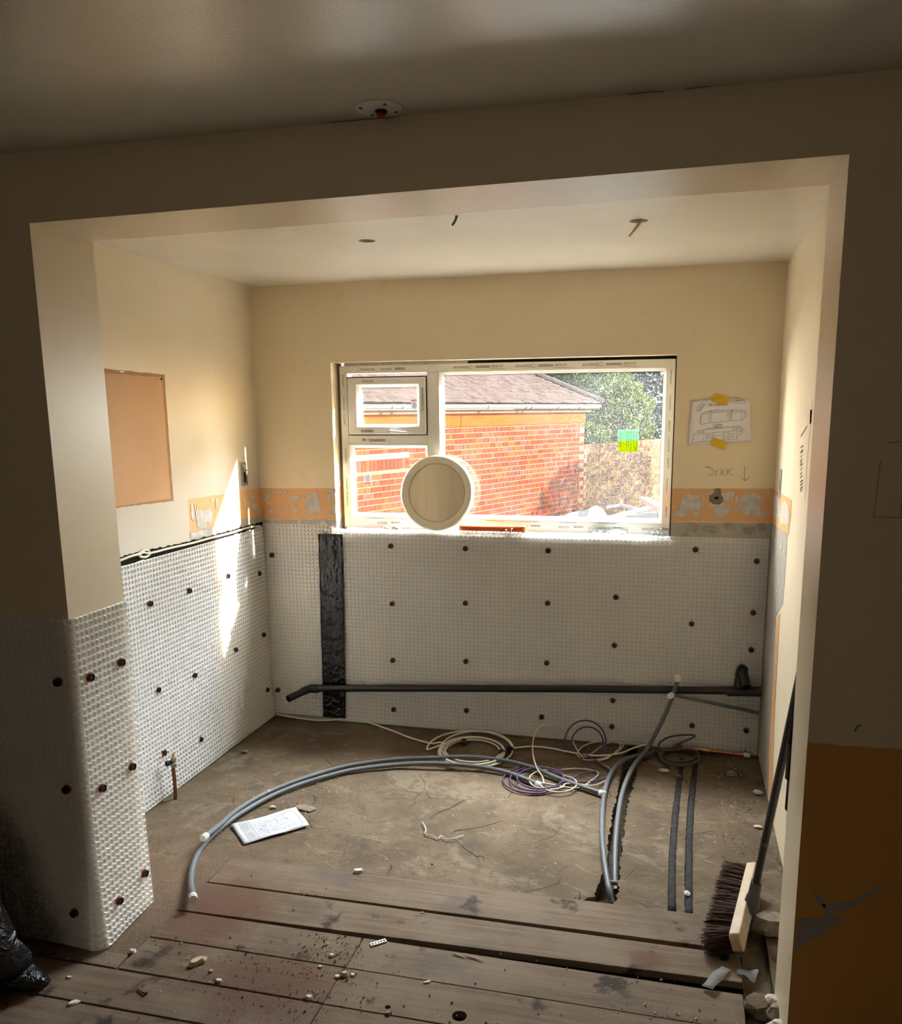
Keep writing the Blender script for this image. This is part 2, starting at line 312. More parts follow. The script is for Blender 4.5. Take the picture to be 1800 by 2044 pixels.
# ---------------------------------------------------------------- mesh helpers
def tagit(o, label=None, category=None, group=None, kind=None):
    for k, v in (('label', label), ('category', category), ('group', group), ('kind', kind)):
        if v: o[k] = v
    return o
def link(name, me, mat=None, parent=None, **tags):
    o = bpy.data.objects.new(name, me); COL.objects.link(o)
    if mat is not None and not me.materials: me.materials.append(mat)
    if parent is not None: o.parent = parent
    return tagit(o, **tags)
def empty(name, loc=(0, 0, 0), rot=(0, 0, 0), **tags):
    o = bpy.data.objects.new(name, None); COL.objects.link(o); o.location = loc; o.rotation_euler = rot; o.empty_display_size = .05
    return tagit(o, **tags)
class MB:
    def __init__(s): s.v = []; s.f = []
    def add(s, vs, fs):
        k = len(s.v); s.v += [tuple(x) for x in vs]; s.f += [tuple(i+k for i in f) for f in fs]; return s
    def box(s, a, b, mtx=None):
        x0, y0, z0 = a; x1, y1, z1 = b
        vs = [Vector(p) for p in ((x0,y0,z0),(x1,y0,z0),(x1,y1,z0),(x0,y1,z0),(x0,y0,z1),(x1,y0,z1),(x1,y1,z1),(x0,y1,z1))]
        if mtx is not None: vs = [mtx @ p for p in vs]
        return s.add(vs, [(0,3,2,1),(4,5,6,7),(0,1,5,4),(1,2,6,5),(2,3,7,6),(3,0,4,7)])
    def prism(s, poly, thick, place):
        """poly: 2-D outline; place(a, b, h) -> 3-D point at height h over the surface"""
        n = len(poly); vs = [place(a, b, 0) for a, b in poly] + [place(a, b, thick) for a, b in poly]
        area2 = sum(poly[i][0]*poly[(i+1) % n][1] - poly[(i+1) % n][0]*poly[i][1] for i in range(n))
        top = tuple(range(n, 2*n)); bot = tuple(range(n-1, -1, -1))
        return s.add(vs, [top, bot] + [(i, (i+1) % n, n+(i+1) % n, n+i) for i in range(n)])
    def tube(s, pts, r, seg=8, cap=True, closed=False):
        pts = [Vector(p) for p in pts]; n = len(pts); rr = r if isinstance(r, (list, tuple)) else [r]*n
        up = None; rings = []
        for i, p in enumerate(pts):
            a = pts[i-1] if i else (pts[-1] if closed else p); b = pts[(i+1) % n] if (i < n-1 or closed) else p
            t = (b-a).normalized()
            if up is None: up = t.orthogonal().normalized()
            up = (up - t*up.dot(t)); up = up.normalized() if up.length > 1e-6 else t.orthogonal().normalized()
            sd = t.cross(up)
            rings.append([p + rr[i]*(math.cos(2*PI*k/seg)*up + math.sin(2*PI*k/seg)*sd) for k in range(seg)])
        vs = [v for g in rings for v in g]; fs = []
        for i in range(n if closed else n-1):
            j = (i+1) % n
            for k in range(seg): fs.append((i*seg+k, i*seg+(k+1) % seg, j*seg+(k+1) % seg, j*seg+k))
        if cap and not closed: fs += [tuple(range(seg-1, -1, -1)), tuple((n-1)*seg+k for k in range(seg))]
        return s.add(vs, fs)
    def lathe(s, prof, origin, axis, seg=20, caps=True):
        """prof: list of (radius, height along axis)"""
        ax = Vector(axis).normalized(); u = ax.orthogonal().normalized(); v = ax.cross(u); o = Vector(origin); n = len(prof)
        vs = [o + ax*h + r*(math.cos(2*PI*k/seg)*u + math.sin(2*PI*k/seg)*v) for r, h in prof for k in range(seg)]
        fs = [(i*seg+k, i*seg+(k+1) % seg, (i+1)*seg+(k+1) % seg, (i+1)*seg+k) for i in range(n-1) for k in range(seg)]
        if caps and prof[0][0] > 1e-5: fs.append(tuple(range(seg-1, -1, -1)))
        if caps and prof[-1][0] > 1e-5: fs.append(tuple((n-1)*seg+k for k in range(seg)))
        return s.add(vs, fs)
    def mesh(s, name, smooth=False):
        me = bpy.data.meshes.new(name); me.from_pydata([tuple(v) for v in s.v], [], s.f); me.update()
        if smooth is True: me.shade_smooth()
        elif smooth: me.shade_smooth(); me.set_sharp_from_angle(angle=smooth)
        return me
    def build(s, name, mat=None, parent=None, smooth=False, **tags): return link(name, s.mesh(name, smooth), mat, parent, **tags)
SM = math.radians(35)
def bevel(o, wd, seg=2):
    b = o.modifiers.new('bevel', 'BEVEL'); b.width = wd; b.segments = seg; b.limit_method = 'ANGLE'; return o
def spline(pts, per=10, closed=False):
    P = [Vector(p) for p in pts]; n = len(P); out = []
    rngi = range(n if closed else n-1)
    for i in rngi:
        p1, p2 = P[i], P[(i+1) % n]; p0 = P[i-1] if (i or closed) else 2*p1-p2; p3 = P[(i+2) % n] if (i+2 < n or closed) else 2*p2-p1
        for k in range(per):
            t = k/per; out.append(.5*((2*p1) + (p2-p0)*t + (2*p0-5*p1+4*p2-p3)*t*t + (3*p1-p0-3*p2+p3)*t**3))
    if not closed: out.append(P[-1])
    return out
def jag(poly, step=.012, amp=.003):
    """roughen an outline"""
    out = []; n = len(poly)
    for i in range(n):
        a, b = Vector(poly[i]), Vector(poly[(i+1) % n]); L = (b-a).length; k = max(1, int(L/step))
        nr = Vector((-(b-a).y, (b-a).x)).normalized() if L > 1e-9 else Vector((0, 0))
        for j in range(k): out.append(tuple(a + (b-a)*j/k + nr*random.uniform(-amp, amp)))
    return out
def blob(cx, cy, rx, ry, n=26, amp=.25, seed=0):
    r = random.Random(seed); ph = [(r.uniform(0, 6.3), r.uniform(.3, 1)*amp/(k**.6)) for k in range(2, 9)]
    return [(cx + rx*(1+sum(a*math.sin(k*t+p) for k, (p, a) in enumerate(ph, 2)))*math.cos(t), cy + ry*(1+sum(a*math.sin(k*t+p) for k, (p, a) in enumerate(ph, 2)))*math.sin(t)) for t in [2*PI*i/n for i in range(n)]]
on_back = lambda a, b, h: Vector((a, D-h, b))
on_left = lambda a, b, h: Vector((XL+h, a, b))
on_right = lambda a, b, h: Vector((XR-h, a, b))
on_front = lambda a, b, h: Vector((a, -h, b))
on_floor = lambda a, b, h: Vector((a, b, h))
def pxb(*uv): return [(p.x, p.z) for p in (hit(u, v, 1, D) for u, v in uv)]
def pxl(*uv): return [(p.y, p.z) for p in (hit(u, v, 0, XL) for u, v in uv)]
def pxr(*uv): return [(p.y, p.z) for p in (hit(u, v, 0, XR) for u, v in uv)]
def pxf(*uv): return [(p.x, p.z) for p in (hit(u, v, 1, 0) for u, v in uv)]
def pxg(*uv): return [(p.x, p.y) for p in (fl(u, v) for u, v in uv)]
def patch(name, poly, mat, parent, place, h=.0015, step=.012, amp=.002, **tags):
    mb = MB(); mb.prism(jag(poly, step, amp) if amp else poly, h, place); return mb.build(name, mat, parent, **tags)
def strokes(lines, wd, place, h=.0012):
    """thin flat pen strokes on a surface"""
    mb = MB()
    for ln in lines:
        pts = [Vector(p) for p in ln]
        for a, b in zip(pts, pts[1:]):
            d = b-a
            if d.length < 1e-7: continue
            nr = Vector((-d.y, d.x)).normalized()*wd/2; e = d.normalized()*wd*.3
            q = [a-e+nr, a-e-nr, b+e-nr, b+e+nr]; mb.add([place(p.x, p.y, h) for p in q], [(0, 1, 2, 3)])
    return mb
def text_mesh(s, size, mtx, name='printed_lettering'):
    cu = bpy.data.curves.new(name, 'FONT'); cu.body = s; cu.size = size; cu.align_x = 'CENTER'; cu.align_y = 'CENTER'; cu.resolution_u = 2
    tmp = bpy.data.objects.new(name, cu); COL.objects.link(tmp); bpy.context.view_layer.update()
    me = bpy.data.meshes.new_from_object(tmp.evaluated_get(bpy.context.evaluated_depsgraph_get())); bpy.data.objects.remove(tmp); me.transform(mtx); me.name = name
    return me
def plate(outer, holes, spacing, zf, depth=None, name='plate'):
    """triangulated sheet with holes at z = zf(x, y), hole walls `depth` deep; returns MB"""
    from mathutils import geometry as G
    pts = []; edges = []
    for lp in [outer] + holes:
        k = len(pts); pts += [Vector(p) for p in lp]; edges += [(k+i, k+(i+1) % len(lp)) for i in range(len(lp))]
    xs = [p[0] for p in outer]; ys = [p[1] for p in outer]
    if spacing:
        y = min(ys)+spacing/2
        while y < max(ys):
            x = min(xs)+spacing/2
            while x < max(xs):
                pts.append(Vector((x+random.uniform(-.3, .3)*spacing, y+random.uniform(-.3, .3)*spacing))); x += spacing
            y += spacing
    vs, es, fs, *_ = delaunay_2d_cdt(pts, edges, [], 0, 1e-6)
    def inside(p, lp):
        c = False; n = len(lp)
        for i in range(n):
            (x1, y1), (x2, y2) = lp[i], lp[i-1]
            if (y1 > p.y) != (y2 > p.y) and p.x < (x2-x1)*(p.y-y1)/(y2-y1)+x1: c = not c
        return c
    keep = []
    for f in fs:
        c = sum((vs[i] for i in f), Vector((0, 0)))/len(f)
        if inside(c, outer) and not any(inside(c, h) for h in holes): keep.append(tuple(f))
    mb = MB(); mb.add([(p.x, p.y, zf(p.x, p.y)) for p in vs], keep)
    if depth:
        for lp in holes + [outer]:
            n = len(lp); mb.add([(x, y, zf(x, y)) for x, y in lp] + [(x, y, zf(x, y)-depth) for x, y in lp], [(i, n+i, n+(i+1) % n, (i+1) % n) for i in range(n)])
    return mb
def circle(cx, cy, r, n=20): return [(cx+r*math.cos(2*PI*i/n), cy+r*math.sin(2*PI*i/n)) for i in range(n)]
from mathutils import noise as MN
def fbm(x, y, z=0., sc=1.): return MN.fractal(Vector((x*sc, y*sc, z)), 1.0, 2.0, 5)
STR = dict(kind='structure')

# ================================================================ SETTING
mb = MB(); mb.box((-3.1, 0, -.2), (0, T, 2.62)); mb.box((W, 0, -.2), (4.7, T, 2.62))
mb.add([(0,0,H1),(W,0,H1R),(W,T,H1R),(0,T,H1),(0,0,2.62),(W,0,2.62),(W,T,2.62),(0,T,2.62)], [(0,3,2,1),(4,5,6,7),(0,1,5,4),(2,3,7,6)])
wall_front = mb.build('wall_front', M['front'], **STR)
YO = 2.285
mb = MB(); mb.box((-.7, D, -.2), (WX0, YO, 2.62)); mb.box((WX1, D, -.2), (2.6, YO, 2.62)); mb.box((WX0, D, -.2), (WX1, YO, WZ0)); mb.box((WX0, D, WZ1), (WX1, YO, 2.62))
wall_back = mb.build('wall_back', M['back'], **STR)
wall_left = MB().box((-.7, T, -.2), (XL, D, 2.62)).build('wall_left', M['left'], **STR)
wall_right = MB().box((XR, T, -.2), (2.6, D, 2.62)).build('wall_right', M['room'], **STR)
MB().box((-3.1, -4.7, -.2), (-3, 0, 2.62)).build('wall_room_left', M['room_dim'], **STR)
MB().box((4.6, -4.7, -.2), (4.7, 0, 2.62)).build('wall_room_right', M['room_dim'], **STR)
MB().box((-3.1, -4.8, -.2), (4.7, -4.6, 2.62)).build('wall_room_rear', M['room_dim'], **STR)
MB().box((-3, -4.6, HC), (4.6, 0, HC+.05)).build('ceiling', M['ceil'], **STR)
DL = [(.564, 1.146, .033), (1.594, 1.079, .033)]
mb = plate([(XL, T), (XR, T), (XR, D), (XL, D)], [circle(*c) for c in DL], 0, lambda x, y: HA, -.014)
ceiling_alcove = mb.build('ceiling_alcove', M['ceil'], **STR)
MB().box((-3.1, -4.8, 2.62), (4.7, 2.6, 2.70)).build('ceiling_void_cover', M['dark'], **STR)
MB().box((-3, -4.6, -.20), (4.6, D, -.14)).build('floor_subsoil', M['void'], **STR)
# slim lips over the plaster corners of the opening (angle beads), and the hairline cracks of the ceiling joint
mb = strokes([[(.9+.02*i+random.uniform(-.004, .004), -.004+random.uniform(-.003, .002)) for i in range(9)], [(1.62, -.004), (1.66, -.007), (1.70, -.003)], [(1.75, -.004), (1.80, -.008)]], .004, lambda a, b, h: Vector((a, b, HC-h)))
mb.build('trim_crack', M['pencil'], None, **STR)

# concrete slab of the alcove with its broken trench and the two narrow pipe chases
def zz(pts, ox=1140, oy=1440, s=4.286): return [(p.x, p.y) for p in (fl(ox+a/s, oy+b/s) for a, b in pts)]
TRENCH = zz([(505,188),(448,205),(442,330),(400,560),(352,800),(322,960),(302,1200),(245,1380),(200,1480),(85,1528),(270,1548),(360,1558),(385,1500),(402,1440),(415,1290),(430,1100),(460,880),(490,660),(540,520),(562,400),(592,350),(650,322),(762,292),(735,250),(620,212)])
CH1 = zz([(925,310),(905,470),(880,640),(860,800),(845,1000),(832,1200),(825,1620),(900,1628),(895,1200),(908,950),(920,780),(945,560),(968,310)])
CH2 = zz([(1035,380),(1010,560),(990,780),(980,960),(972,1200),(968,1500),(970,1632),(1040,1640),(1040,1400),(1040,1000),(1050,760),(1065,600),(1080,420),(1085,330)])
def slab_z(x, y): return .004*fbm(x, y, 0, 2.5) + .0022*fbm(x, y, 5, 11) - .006
outer = [(XL, T), (-.001, T), (-.001, -.012), (.114, -.012), (.118, .083), (.128, .618), (.9, .622), (2.04, .622), (2.06, .60), (2.097, .60), (2.097, T), (XR, T), (XR, D), (XL, D)]
mb = plate(outer, [jag(TRENCH, .012, .006), jag(CH1, .014, .0016), jag(CH2, .014, .0016)], .035, slab_z, .065)
floor = mb.build('floor', M['conc'], smooth=SM, **STR)
mb = plate([(2.012, -.01), (2.095, -.01), (2.095, .60), (2.012, .60)], [], .02, lambda x, y: -.035 + .016*fbm(x, y, 3, 9), .08)
mb.build('broken_edge', M['conc'], floor, smooth=SM)
b = MB().box((1.35, .60, -.075), (2.1, 2.12, -.068)); b.build('trench_bed', M['soil'], floor)

# floorboards: each one a part of the floor
def board(x0, x1, yn0, yn1, yf0, yf1, z0=0., z1=0., th=.024, holes=(), name='floorboard'):
    if holes:
        o = plate([(x0, yn0), (x1, yn1), (x1, yf1), (x0, yf0)], [circle(*h) for h in holes], 0, lambda x, y: z0, th).build(name, M['board'], floor)
    else:
        o = MB().add([(x0,yn0,z0-th),(x1,yn1,z1-th),(x1,yf1,z1-th),(x0,yf0,z0-th),(x0,yn0,z0),(x1,yn1,z1),(x1,yf1,z1),(x0,yf0,z0)], [(0,3,2,1),(4,5,6,7),(0,1,5,4),(1,2,6,5),(2,3,7,6),(3,0,4,7)]).build(name, M['board'], floor)
        bevel(o, .002, 1)
    return o
board(.131, 2.03, .432, .440, .614, .618, .001, .010)
board(.121, 2.007, .247, .279, .4285, .416, .0, .010)
board(.121, .8115, .087, .086, .2425, .2425); board(.8145, 2.005, .0845, .0815, .2425, .2385, 0, 0)
board(-2.98, .112, -.082, -.082, -.014, -.014); board(.1205, .809, -.082, -.083, .083, .083)
board(.8125, 2.005, -.0845, -.0845, .0815, .079, holes=[(1.213, -.044, .0215), (1.001, -.056, .0085)])
board(2.1, 4.58, -.0845, -.0845, -.006, -.006)
y = -.0865; k = 0
while y > -4.4:
    wd = .157+.004*math.sin(k*2.1); j = .8105 if k < 2 else (1.9 if k % 2 else -.4)
    board(-2.98, j-.0015, y-wd, y-wd, y-.002, y-.002, random.uniform(-.001, .001), random.uniform(-.001, .001)); board(j+.0015, 4.58, y-wd, y-wd, y-.002, y-.002, 0, 0)
    y -= wd+.0015; k += 1

# ---- wall finishes: old paint ghosts, adhesive, cement, each a thin piece on its wall
ob = pxl((203, 735), (328, 748), (346, 1000), (227, 1014), (200, 1016)); ob[0] = (ob[0][0]-.02, ob[0][1]); ob[-1] = (ob[-1][0]-.06, ob[-1][1])
patch('paint_ghost', ob, M['tan_edge'], wall_left, on_left, .0008, .02, .0015)
ox0, ox1 = .70, 1.268
patch('paint_ghost', [(ox0, 1.333), (ox1, 1.325), (ox1, 1.855), (ox0, 1.858)], M['old_tan'], wall_left, on_left, .0016, .02, .001)
patch('screw_hole', circle(1.263, 1.848, .006, 10), M['dark'], wall_left, on_left, .002, 1, 0); patch('screw_hole', circle(1.235, 1.846, .0025, 8), M['dark'], wall_left, on_left, .002, 1, 0)
patch('plaster_chip', blob(.99, 1.868, .014, .004, 12, .3, 3), M['white_plastic'], wall_left, on_left, .0018, 1, 0)
def adh(cx, cy, rx, ry, seed, par, place, mat='adhesive', h=.0022, amp=.28, n=30): return patch('adhesive_patch', blob(cx, cy, rx, ry, n, amp, seed), M[mat], par, place, h, .01, .0022)
def P7(*pts): return pxb(*[(500+a/8.18, 960+b/8.18) for a, b in pts])     # outlines read off the left tile band
for pl in ([(250,190),(290,190),(300,230),(330,200),(355,200),(350,250),(300,270),(280,310),(325,340),(310,395),(280,380),(260,330),(215,335),(225,250)],
           [(440,150),(480,135),(525,150),(515,190),(490,240),(460,215)], [(230,485),(290,470),(340,465),(400,515),(390,550),(330,515),(250,545)], [(458,480),(485,455),(520,470),(515,505),(480,515),(460,500)],
           [(555,165),(610,165),(615,200),(585,210)], [(560,215),(670,235),(740,245),(780,230),(815,250),(800,305),(740,310),(640,300),(575,270),(640,262)],
           [(545,440),(600,375),(635,410),(610,425),(665,435),(610,465),(560,475)], [(690,510),(680,470),(725,455),(710,370),(740,370),(745,455),(780,490),(740,545),(700,520)],
           [(850,260),(885,250),(890,310),(950,335),(950,260),(910,215),(1010,205),(1030,165),(1080,170),(1070,200),(1130,205),(1070,225),(1130,245),(1090,270),(1130,300),(1125,380),(1165,470),(1120,510),(1080,550),(980,550),(930,490),(890,430),(910,390),(860,370)],
           [(1255,135),(1390,130),(1390,180),(1355,330),(1335,300),(1340,190),(1305,180),(1300,410),(1275,400),(1270,250)], [(1345,380),(1395,400),(1390,520),(1360,550),(1285,530),(1320,460)]):
    patch('adhesive_patch', P7(*pl), M['adhesive'], wall_back, on_back, .0022, .008, .0012)
for pl in ([(335,590),(365,600),(385,650),(380,700),(360,705),(335,640)], [(770,640),(850,625),(830,700),(765,705)], [(1130,690),(1190,620),(1250,670),(1270,740),(1190,780),(1130,760)]):
    patch('plaster_chip', P7(*pl), M['plaster'], wall_back, on_back, .003, .008, .001)
def P3(*pts): return pxb(*[(1340+a/6.923, 930+b/6.923) for a, b in pts])
for pl in ([(140,440),(200,385),(280,378),(360,410),(410,480),(415,550),(385,600),(395,640),(370,690),(330,695),(300,620),(260,590),(245,610),(230,650),(190,700),(110,705),(95,680),(20,690),(15,670),(70,650),(60,628),(110,615),(75,590),(20,580),(10,560),(90,545),(135,530)],
           [(485,360),(540,350),(600,380),(690,370),(800,355),(865,350),(870,400),(830,480),(805,440),(780,500),(760,460),(700,480),(740,530),(800,560),(840,590),(815,620),(760,665),(690,705),(610,690),(600,600),(560,560),(500,585),(480,555),(540,520),(560,440),(490,400)],
           [(960,430),(1060,380),(1150,370),(1240,420),(1270,480),(1220,520),(1215,600),(1230,640),(1310,645),(1300,680),(1180,690),(1100,655),(1040,690),(980,660),(980,585),(935,575),(945,490)],
           [(1270,370),(1340,365),(1370,380),(1360,410),(1300,405)], [(880,440),(915,400),(935,470),(905,510),(900,640),(888,640)], [(430,420),(455,340),(445,560),(425,740),(432,560)]):
    patch('adhesive_patch', P3(*pl), M['adhesive'], wall_back, on_back, .0022, .008, .0012)
patch('mortar_hole', P3((590,315),(680,312),(690,410),(715,430),(720,470),(700,510),(640,538),(570,525),(520,480),(525,410),(590,370)), M['mortar'], wall_back, on_back, .0032, .006, .0015)
patch('mortar_hole', P3((592,425),(655,422),(650,455),(600,462)), M['dark'], wall_back, on_back, .0038, .01, .0008)
for sd, (a, b, rx, ry) in enumerate([(310, 850, 80, 60), (540, 870, 110, 60), (800, 830, 90, 50), (1060, 890, 90, 70), (1240, 850, 60, 60), (180, 950, 50, 30)]):
    patch('adhesive_patch', P3(*[(x, y) for x, y in blob(a, b, rx, ry, 20, .2, sd)]), M['cement_light'], wall_back, on_back, .0025, .008, .0015)
# paint edges: pale torn lips along the band, and tile grout lines
def lip(par, place, x0, x1, zf, wd, mat='cream_patch'):
    n = int((x1-x0)/.012); xs = [x0+(x1-x0)*i/n for i in range(n+1)]
    top = [(x, zf(x)+random.uniform(0, wd)) for x in xs]; bot = [(x, zf(x)-random.uniform(0, wd*.5)) for x in reversed(xs)]
    return patch('paint_edge', top+bot, M[mat], par, place, .002, 1, 0)
lip(wall_back, on_back, XL+.004, -.02, lambda x: 1.1335+.013*x, .004); lip(wall_back, on_back, 1.74, XR-.004, lambda x: 1.1345+.0155*x, .005)
lip(wall_back, on_back, 1.74, XR-.004, lambda x: 1.3005+.0132*x, .003)
# tile ghosts on the left wall
def P4(*pts): return pxl(*[(190+a/4.646, 700+b/4.646) for a, b in pts])
for pl in ([(925,1490),(985,1480),(1080,1470),(1095,1560),(1060,1610),(1035,1590),(1025,1640),(950,1645),(935,1580)], [(880,1430),(900,1415),(915,1500),(910,1580),(890,1560)], [(915,1425),(925,1420),(930,1480),(920,1480)], [(935,1425),(942,1425),(950,1480),(940,1480)], [(1070,1375),(1090,1365),(1085,1410),(1075,1410)], [(1115,1375),(1145,1370),(1135,1450),(1115,1470),(1110,1420)],
           [(1435,1330),(1465,1325),(1475,1400),(1510,1450),(1500,1530),(1480,1480),(1445,1460)], [(1370,1360),(1385,1355),(1380,1475),(1372,1470)], [(880,1690),(1035,1660),(1035,1715),(880,1735)]):
    patch('adhesive_patch', P4(*pl), M['adhesive'], wall_left, on_left, .0022, .008, .0012)
# the chase cut into the left wall above the dimpled sheet, with its white cable and loop
chs = [(.62, 1.118), (.90, 1.123), (1.03, 1.124), (1.35, 1.113), (1.60, 1.112), (1.85, 1.111), (2.10, 1.112), (2.118, 1.108), (2.118, 1.090), (1.85, 1.084), (1.58, 1.080), (1.3, 1.078), (1.0, 1.085), (.8, 1.080), (.62, 1.08)]
patch('cable_chase', chs, M['dark'], wall_left, on_left, .0026, .012, .004)
# right wall: orange ghost, cement, scars
patch('cement_patch', pxr((1541,1040),(1572,1067),(1569,1120),(1563,1205),(1549,1230),(1546,1280),(1535,1500),(1532,1640),(1513,1600),(1515,1500)), M['cement'], wall_right, on_right, .0012, .02, .004)
patch('paint_ghost', pxr((1541,976),(1558,985),(1580,998),(1578,1035),(1574,1068),(1556,1055),(1541,1043)), M['orange'], wall_right, on_right, .0018, .012, .002)
patch('paint_ghost', pxr((1551,1235),(1557,1225),(1546,1420),(1541,1600),(1536,1640),(1535,1500)), M['orange'], wall_right, on_right, .0018, .02, .003)
patch('adhesive_patch', pxr((1562,1000),(1568,1000),(1575,1010),(1576,1040),(1572,1050),(1566,1046),(1562,1048),(1556,1038)), M['plaster'], wall_right, on_right, .003, .008, .002)
patch('adhesive_patch', pxr((1545,985),(1556,990),(1558,1030),(1546,1036)), M['adhesive'], wall_right, on_right, .0028, .008, .002)
for i, (u, v) in enumerate([(1553, 1105), (1560, 1090), (1548, 1130), (1556, 1160), (1551, 1180)]):
    p = hit(u, v, 0, XR); patch('adhesive_patch', blob(p.y, p.z, .018+.006*(i % 2), .020, 18, .35, 40+i), M['adhesive'] if i % 2 else M['plaster'], wall_right, on_right, .0028, .01, .002)
ck = [pxr((1621.7,800),(1620,830),(1617,860),(1613,900),(1610,940),(1607,1000))]; strokes(ck, .004, on_right).build('wall_crack', M['void'], wall_right)
patch('wall_crack', pxr((1618.5,818),(1620.5,818),(1619,842),(1617.5,846)), M['dark'], wall_right, on_right, .003, .01, .001)
mb = MB()
for (u0, v0, u1, v1, w0) in [(1588, 1330, 1586, 1390, .010), (1586, 1390, 1581, 1440, .016), (1581, 1440, 1574, 1500, .02), (1574, 1500, 1571, 1560, .015)]: 
    a = hit(u0, v0, 0, 2.12); b2 = hit(u1, v1, 0, 2.12); mb.tube([(2.103, T+.004, a.z), (2.103+random.uniform(-.004, .004), T+.006, b2.z)], [w0*.7, w0], 6)
mb.build('chipped_edge', M['void'], wall_front)
# front of the right pier: scraped grey patches in the orange paint, a scar higher up
for pl in ([(1618,1780),(1640,1788),(1648,1812),(1632,1805)], [(1640,1805),(1700,1800),(1765,1760),(1745,1785),(1690,1815),(1650,1825)], [(1592,1835),(1640,1828),(1682,1826),(1655,1855),(1615,1880),(1586,1900)]):
    patch('bare_patch', pxf(*pl), M['cement'], wall_front, on_front, .0015, .008, .002)
patch('wall_scar', pxf((1704,1458),(1710,1448),(1719,1446),(1717,1449),(1711,1452),(1706,1461)), M['pencil'], wall_front, on_front, .0015, .01, .0006)
mb = strokes([[(2.22, 1.62), (2.262, 1.625), (2.262, 1.45), (2.205, 1.452), (2.21, 1.58)]], .0015, on_front, .0006); mb.build('pencil_outline', M['pencil'], wall_front)
# broken plaster at the foot of the right jamb
for i, (x, y, z, r) in enumerate([(2.105, .02, .05, .028), (2.10, .05, .02, .034), (2.09, .10, .0, .035), (2.095, .17, -.005, .035), (2.088, .23, -.01, .03)]):
    bm = MB(); bm.lathe([(0, -r), (r*.6, -r*.7), (r, 0), (r*.7, r*.7), (0, r)], (x, y, z), (.2, .3, 1), 9)
    bm.v = [tuple(Vector(v)+.012*Vector((fbm(v[0], v[1], v[2], 30), fbm(v[1], v[2], v[0], 30), 0))) for v in bm.v]; bm.build('broken_plaster', M['mortar'] if i % 2 else M['plaster'], wall_front)
# skim of crumbly debris in the back corner, left pier crack
# ---- handwriting
sink = [[(540,1730),(620,1715),(560,1725),(640,1745),(720,1790),(745,1840),(720,1890),(650,1925),(600,1880)], [(810,1780),(785,1860),(790,1935)], [(880,1770),(960,1920)], [(970,1780),(870,1910)], [(1050,1760),(1020,1920)], [(1140,1760),(1050,1840),(1140,1920)], [(1430,1710),(1420,1850),(1432,2040),(1350,1960)], [(1432,2040),(1535,1955)]]
sk_lines = [pxb(*[(1360+a/11.353, 780+b/11.353) for a, b in ln]) for ln in sink]
strokes(sk_lines, .0022, on_back).build('handwriting', M['pencil'], wall_back, label='pencilled word SINK with a downward arrow')
lst = [[(288,655),(170,850)]] + [[(170+a, y+40), (215-a, y)] for y, a in ((1015, 0), (1085, 12))] + [[(165+random.uniform(-6, 6), y+25), (190+random.uniform(0, 28), y-18)] for y in (1130, 1210, 1280, 1320, 1365, 1440, 1530, 1590, 1670, 1730, 1790, 1840)]
strokes([pxr(*[(1580+a/9.28, 780+b/9.28) for a, b in ln]) for ln in lst], .0045, on_right).build('handwriting', M['marker'], wall_right, label='short column of dark handwritten notes')
# exposed metal channel cover on the right wall
p0 = hit(1558, 965, 0, XR); mb = MB().box((XR-.004, p0.y-.028, p0.z-.062), (XR, p0.y+.028, p0.z+.062)); cv = mb.build('channel_cover', M['steel'], wall_right)
patch('cover_slot', [(p0.y-.004, p0.z-.03), (p0.y+.005, p0.z-.03), (p0.y+.005, p0.z+.012), (p0.y-.004, p0.z+.012)], M['dark'], cv, on_right, .0048, 1, 0)

# ================================================================ WINDOW
def ring(mb, x0, x1, z0, z1, l, r, b, t, yf, yb, yi=None):
    """mitred rectangular frame; front at yf (inner edge of the front at yi), back at yb"""
    yi = yf if yi is None else yi
    o = [(x0, z0), (x1, z0), (x1, z1), (x0, z1)]; i = [(x0+l, z0+b), (x1-r, z0+b), (x1-r, z1-t), (x0+l, z1-t)]
    vs = [(x, yf, z) for x, z in o] + [(x, yi, z) for x, z in i] + [(x, yb, z) for x, z in o] + [(x, yb, z) for x, z in i]
    fs = []
    for k in range(4):
        j = (k+1) % 4; fs += [(k, j, 4+j, 4+k), (8+j, 8+k, 12+k, 12+j), (k, 8+k, 8+j, j), (4+k, 4+j, 12+j, 12+k)]
    return mb.add(vs, fs)
YB = 2.262
win = ring(MB(), .004, 1.727, 1.086, 1.937, .042, .040, .058, .040, WY, YB).build('window_1', M['upvc'], **STR)
bevel(win, .003)
mu = MB().box((.482, WY, 1.144), (.548, YB, 1.897)).build('mullion', M['upvc'], win); bevel(mu, .004)
tr = MB().box((.046, WY, 1.526), (.482, YB, 1.578)).build('transom', M['upvc'], win); bevel(tr, .004)
mb = MB()      # V joints of the welded bars
for (x, z0, z1) in ((.515, 1.90, 1.93),): mb.add([(x-.034, WY-.0006, z0), (x-.033, WY-.0006, z0-.001), (x, WY-.0006, z1), (x, WY-.0006, z1+.001)], [(0, 1, 3, 2)]); mb.add([(x+.034, WY-.0006, z0), (x+.033, WY-.0006, z0-.001), (x, WY-.0006, z1), (x, WY-.0006, z1+.001)], [(0, 2, 3, 1)])
mb.build('weld_line', M['zinc'], win)
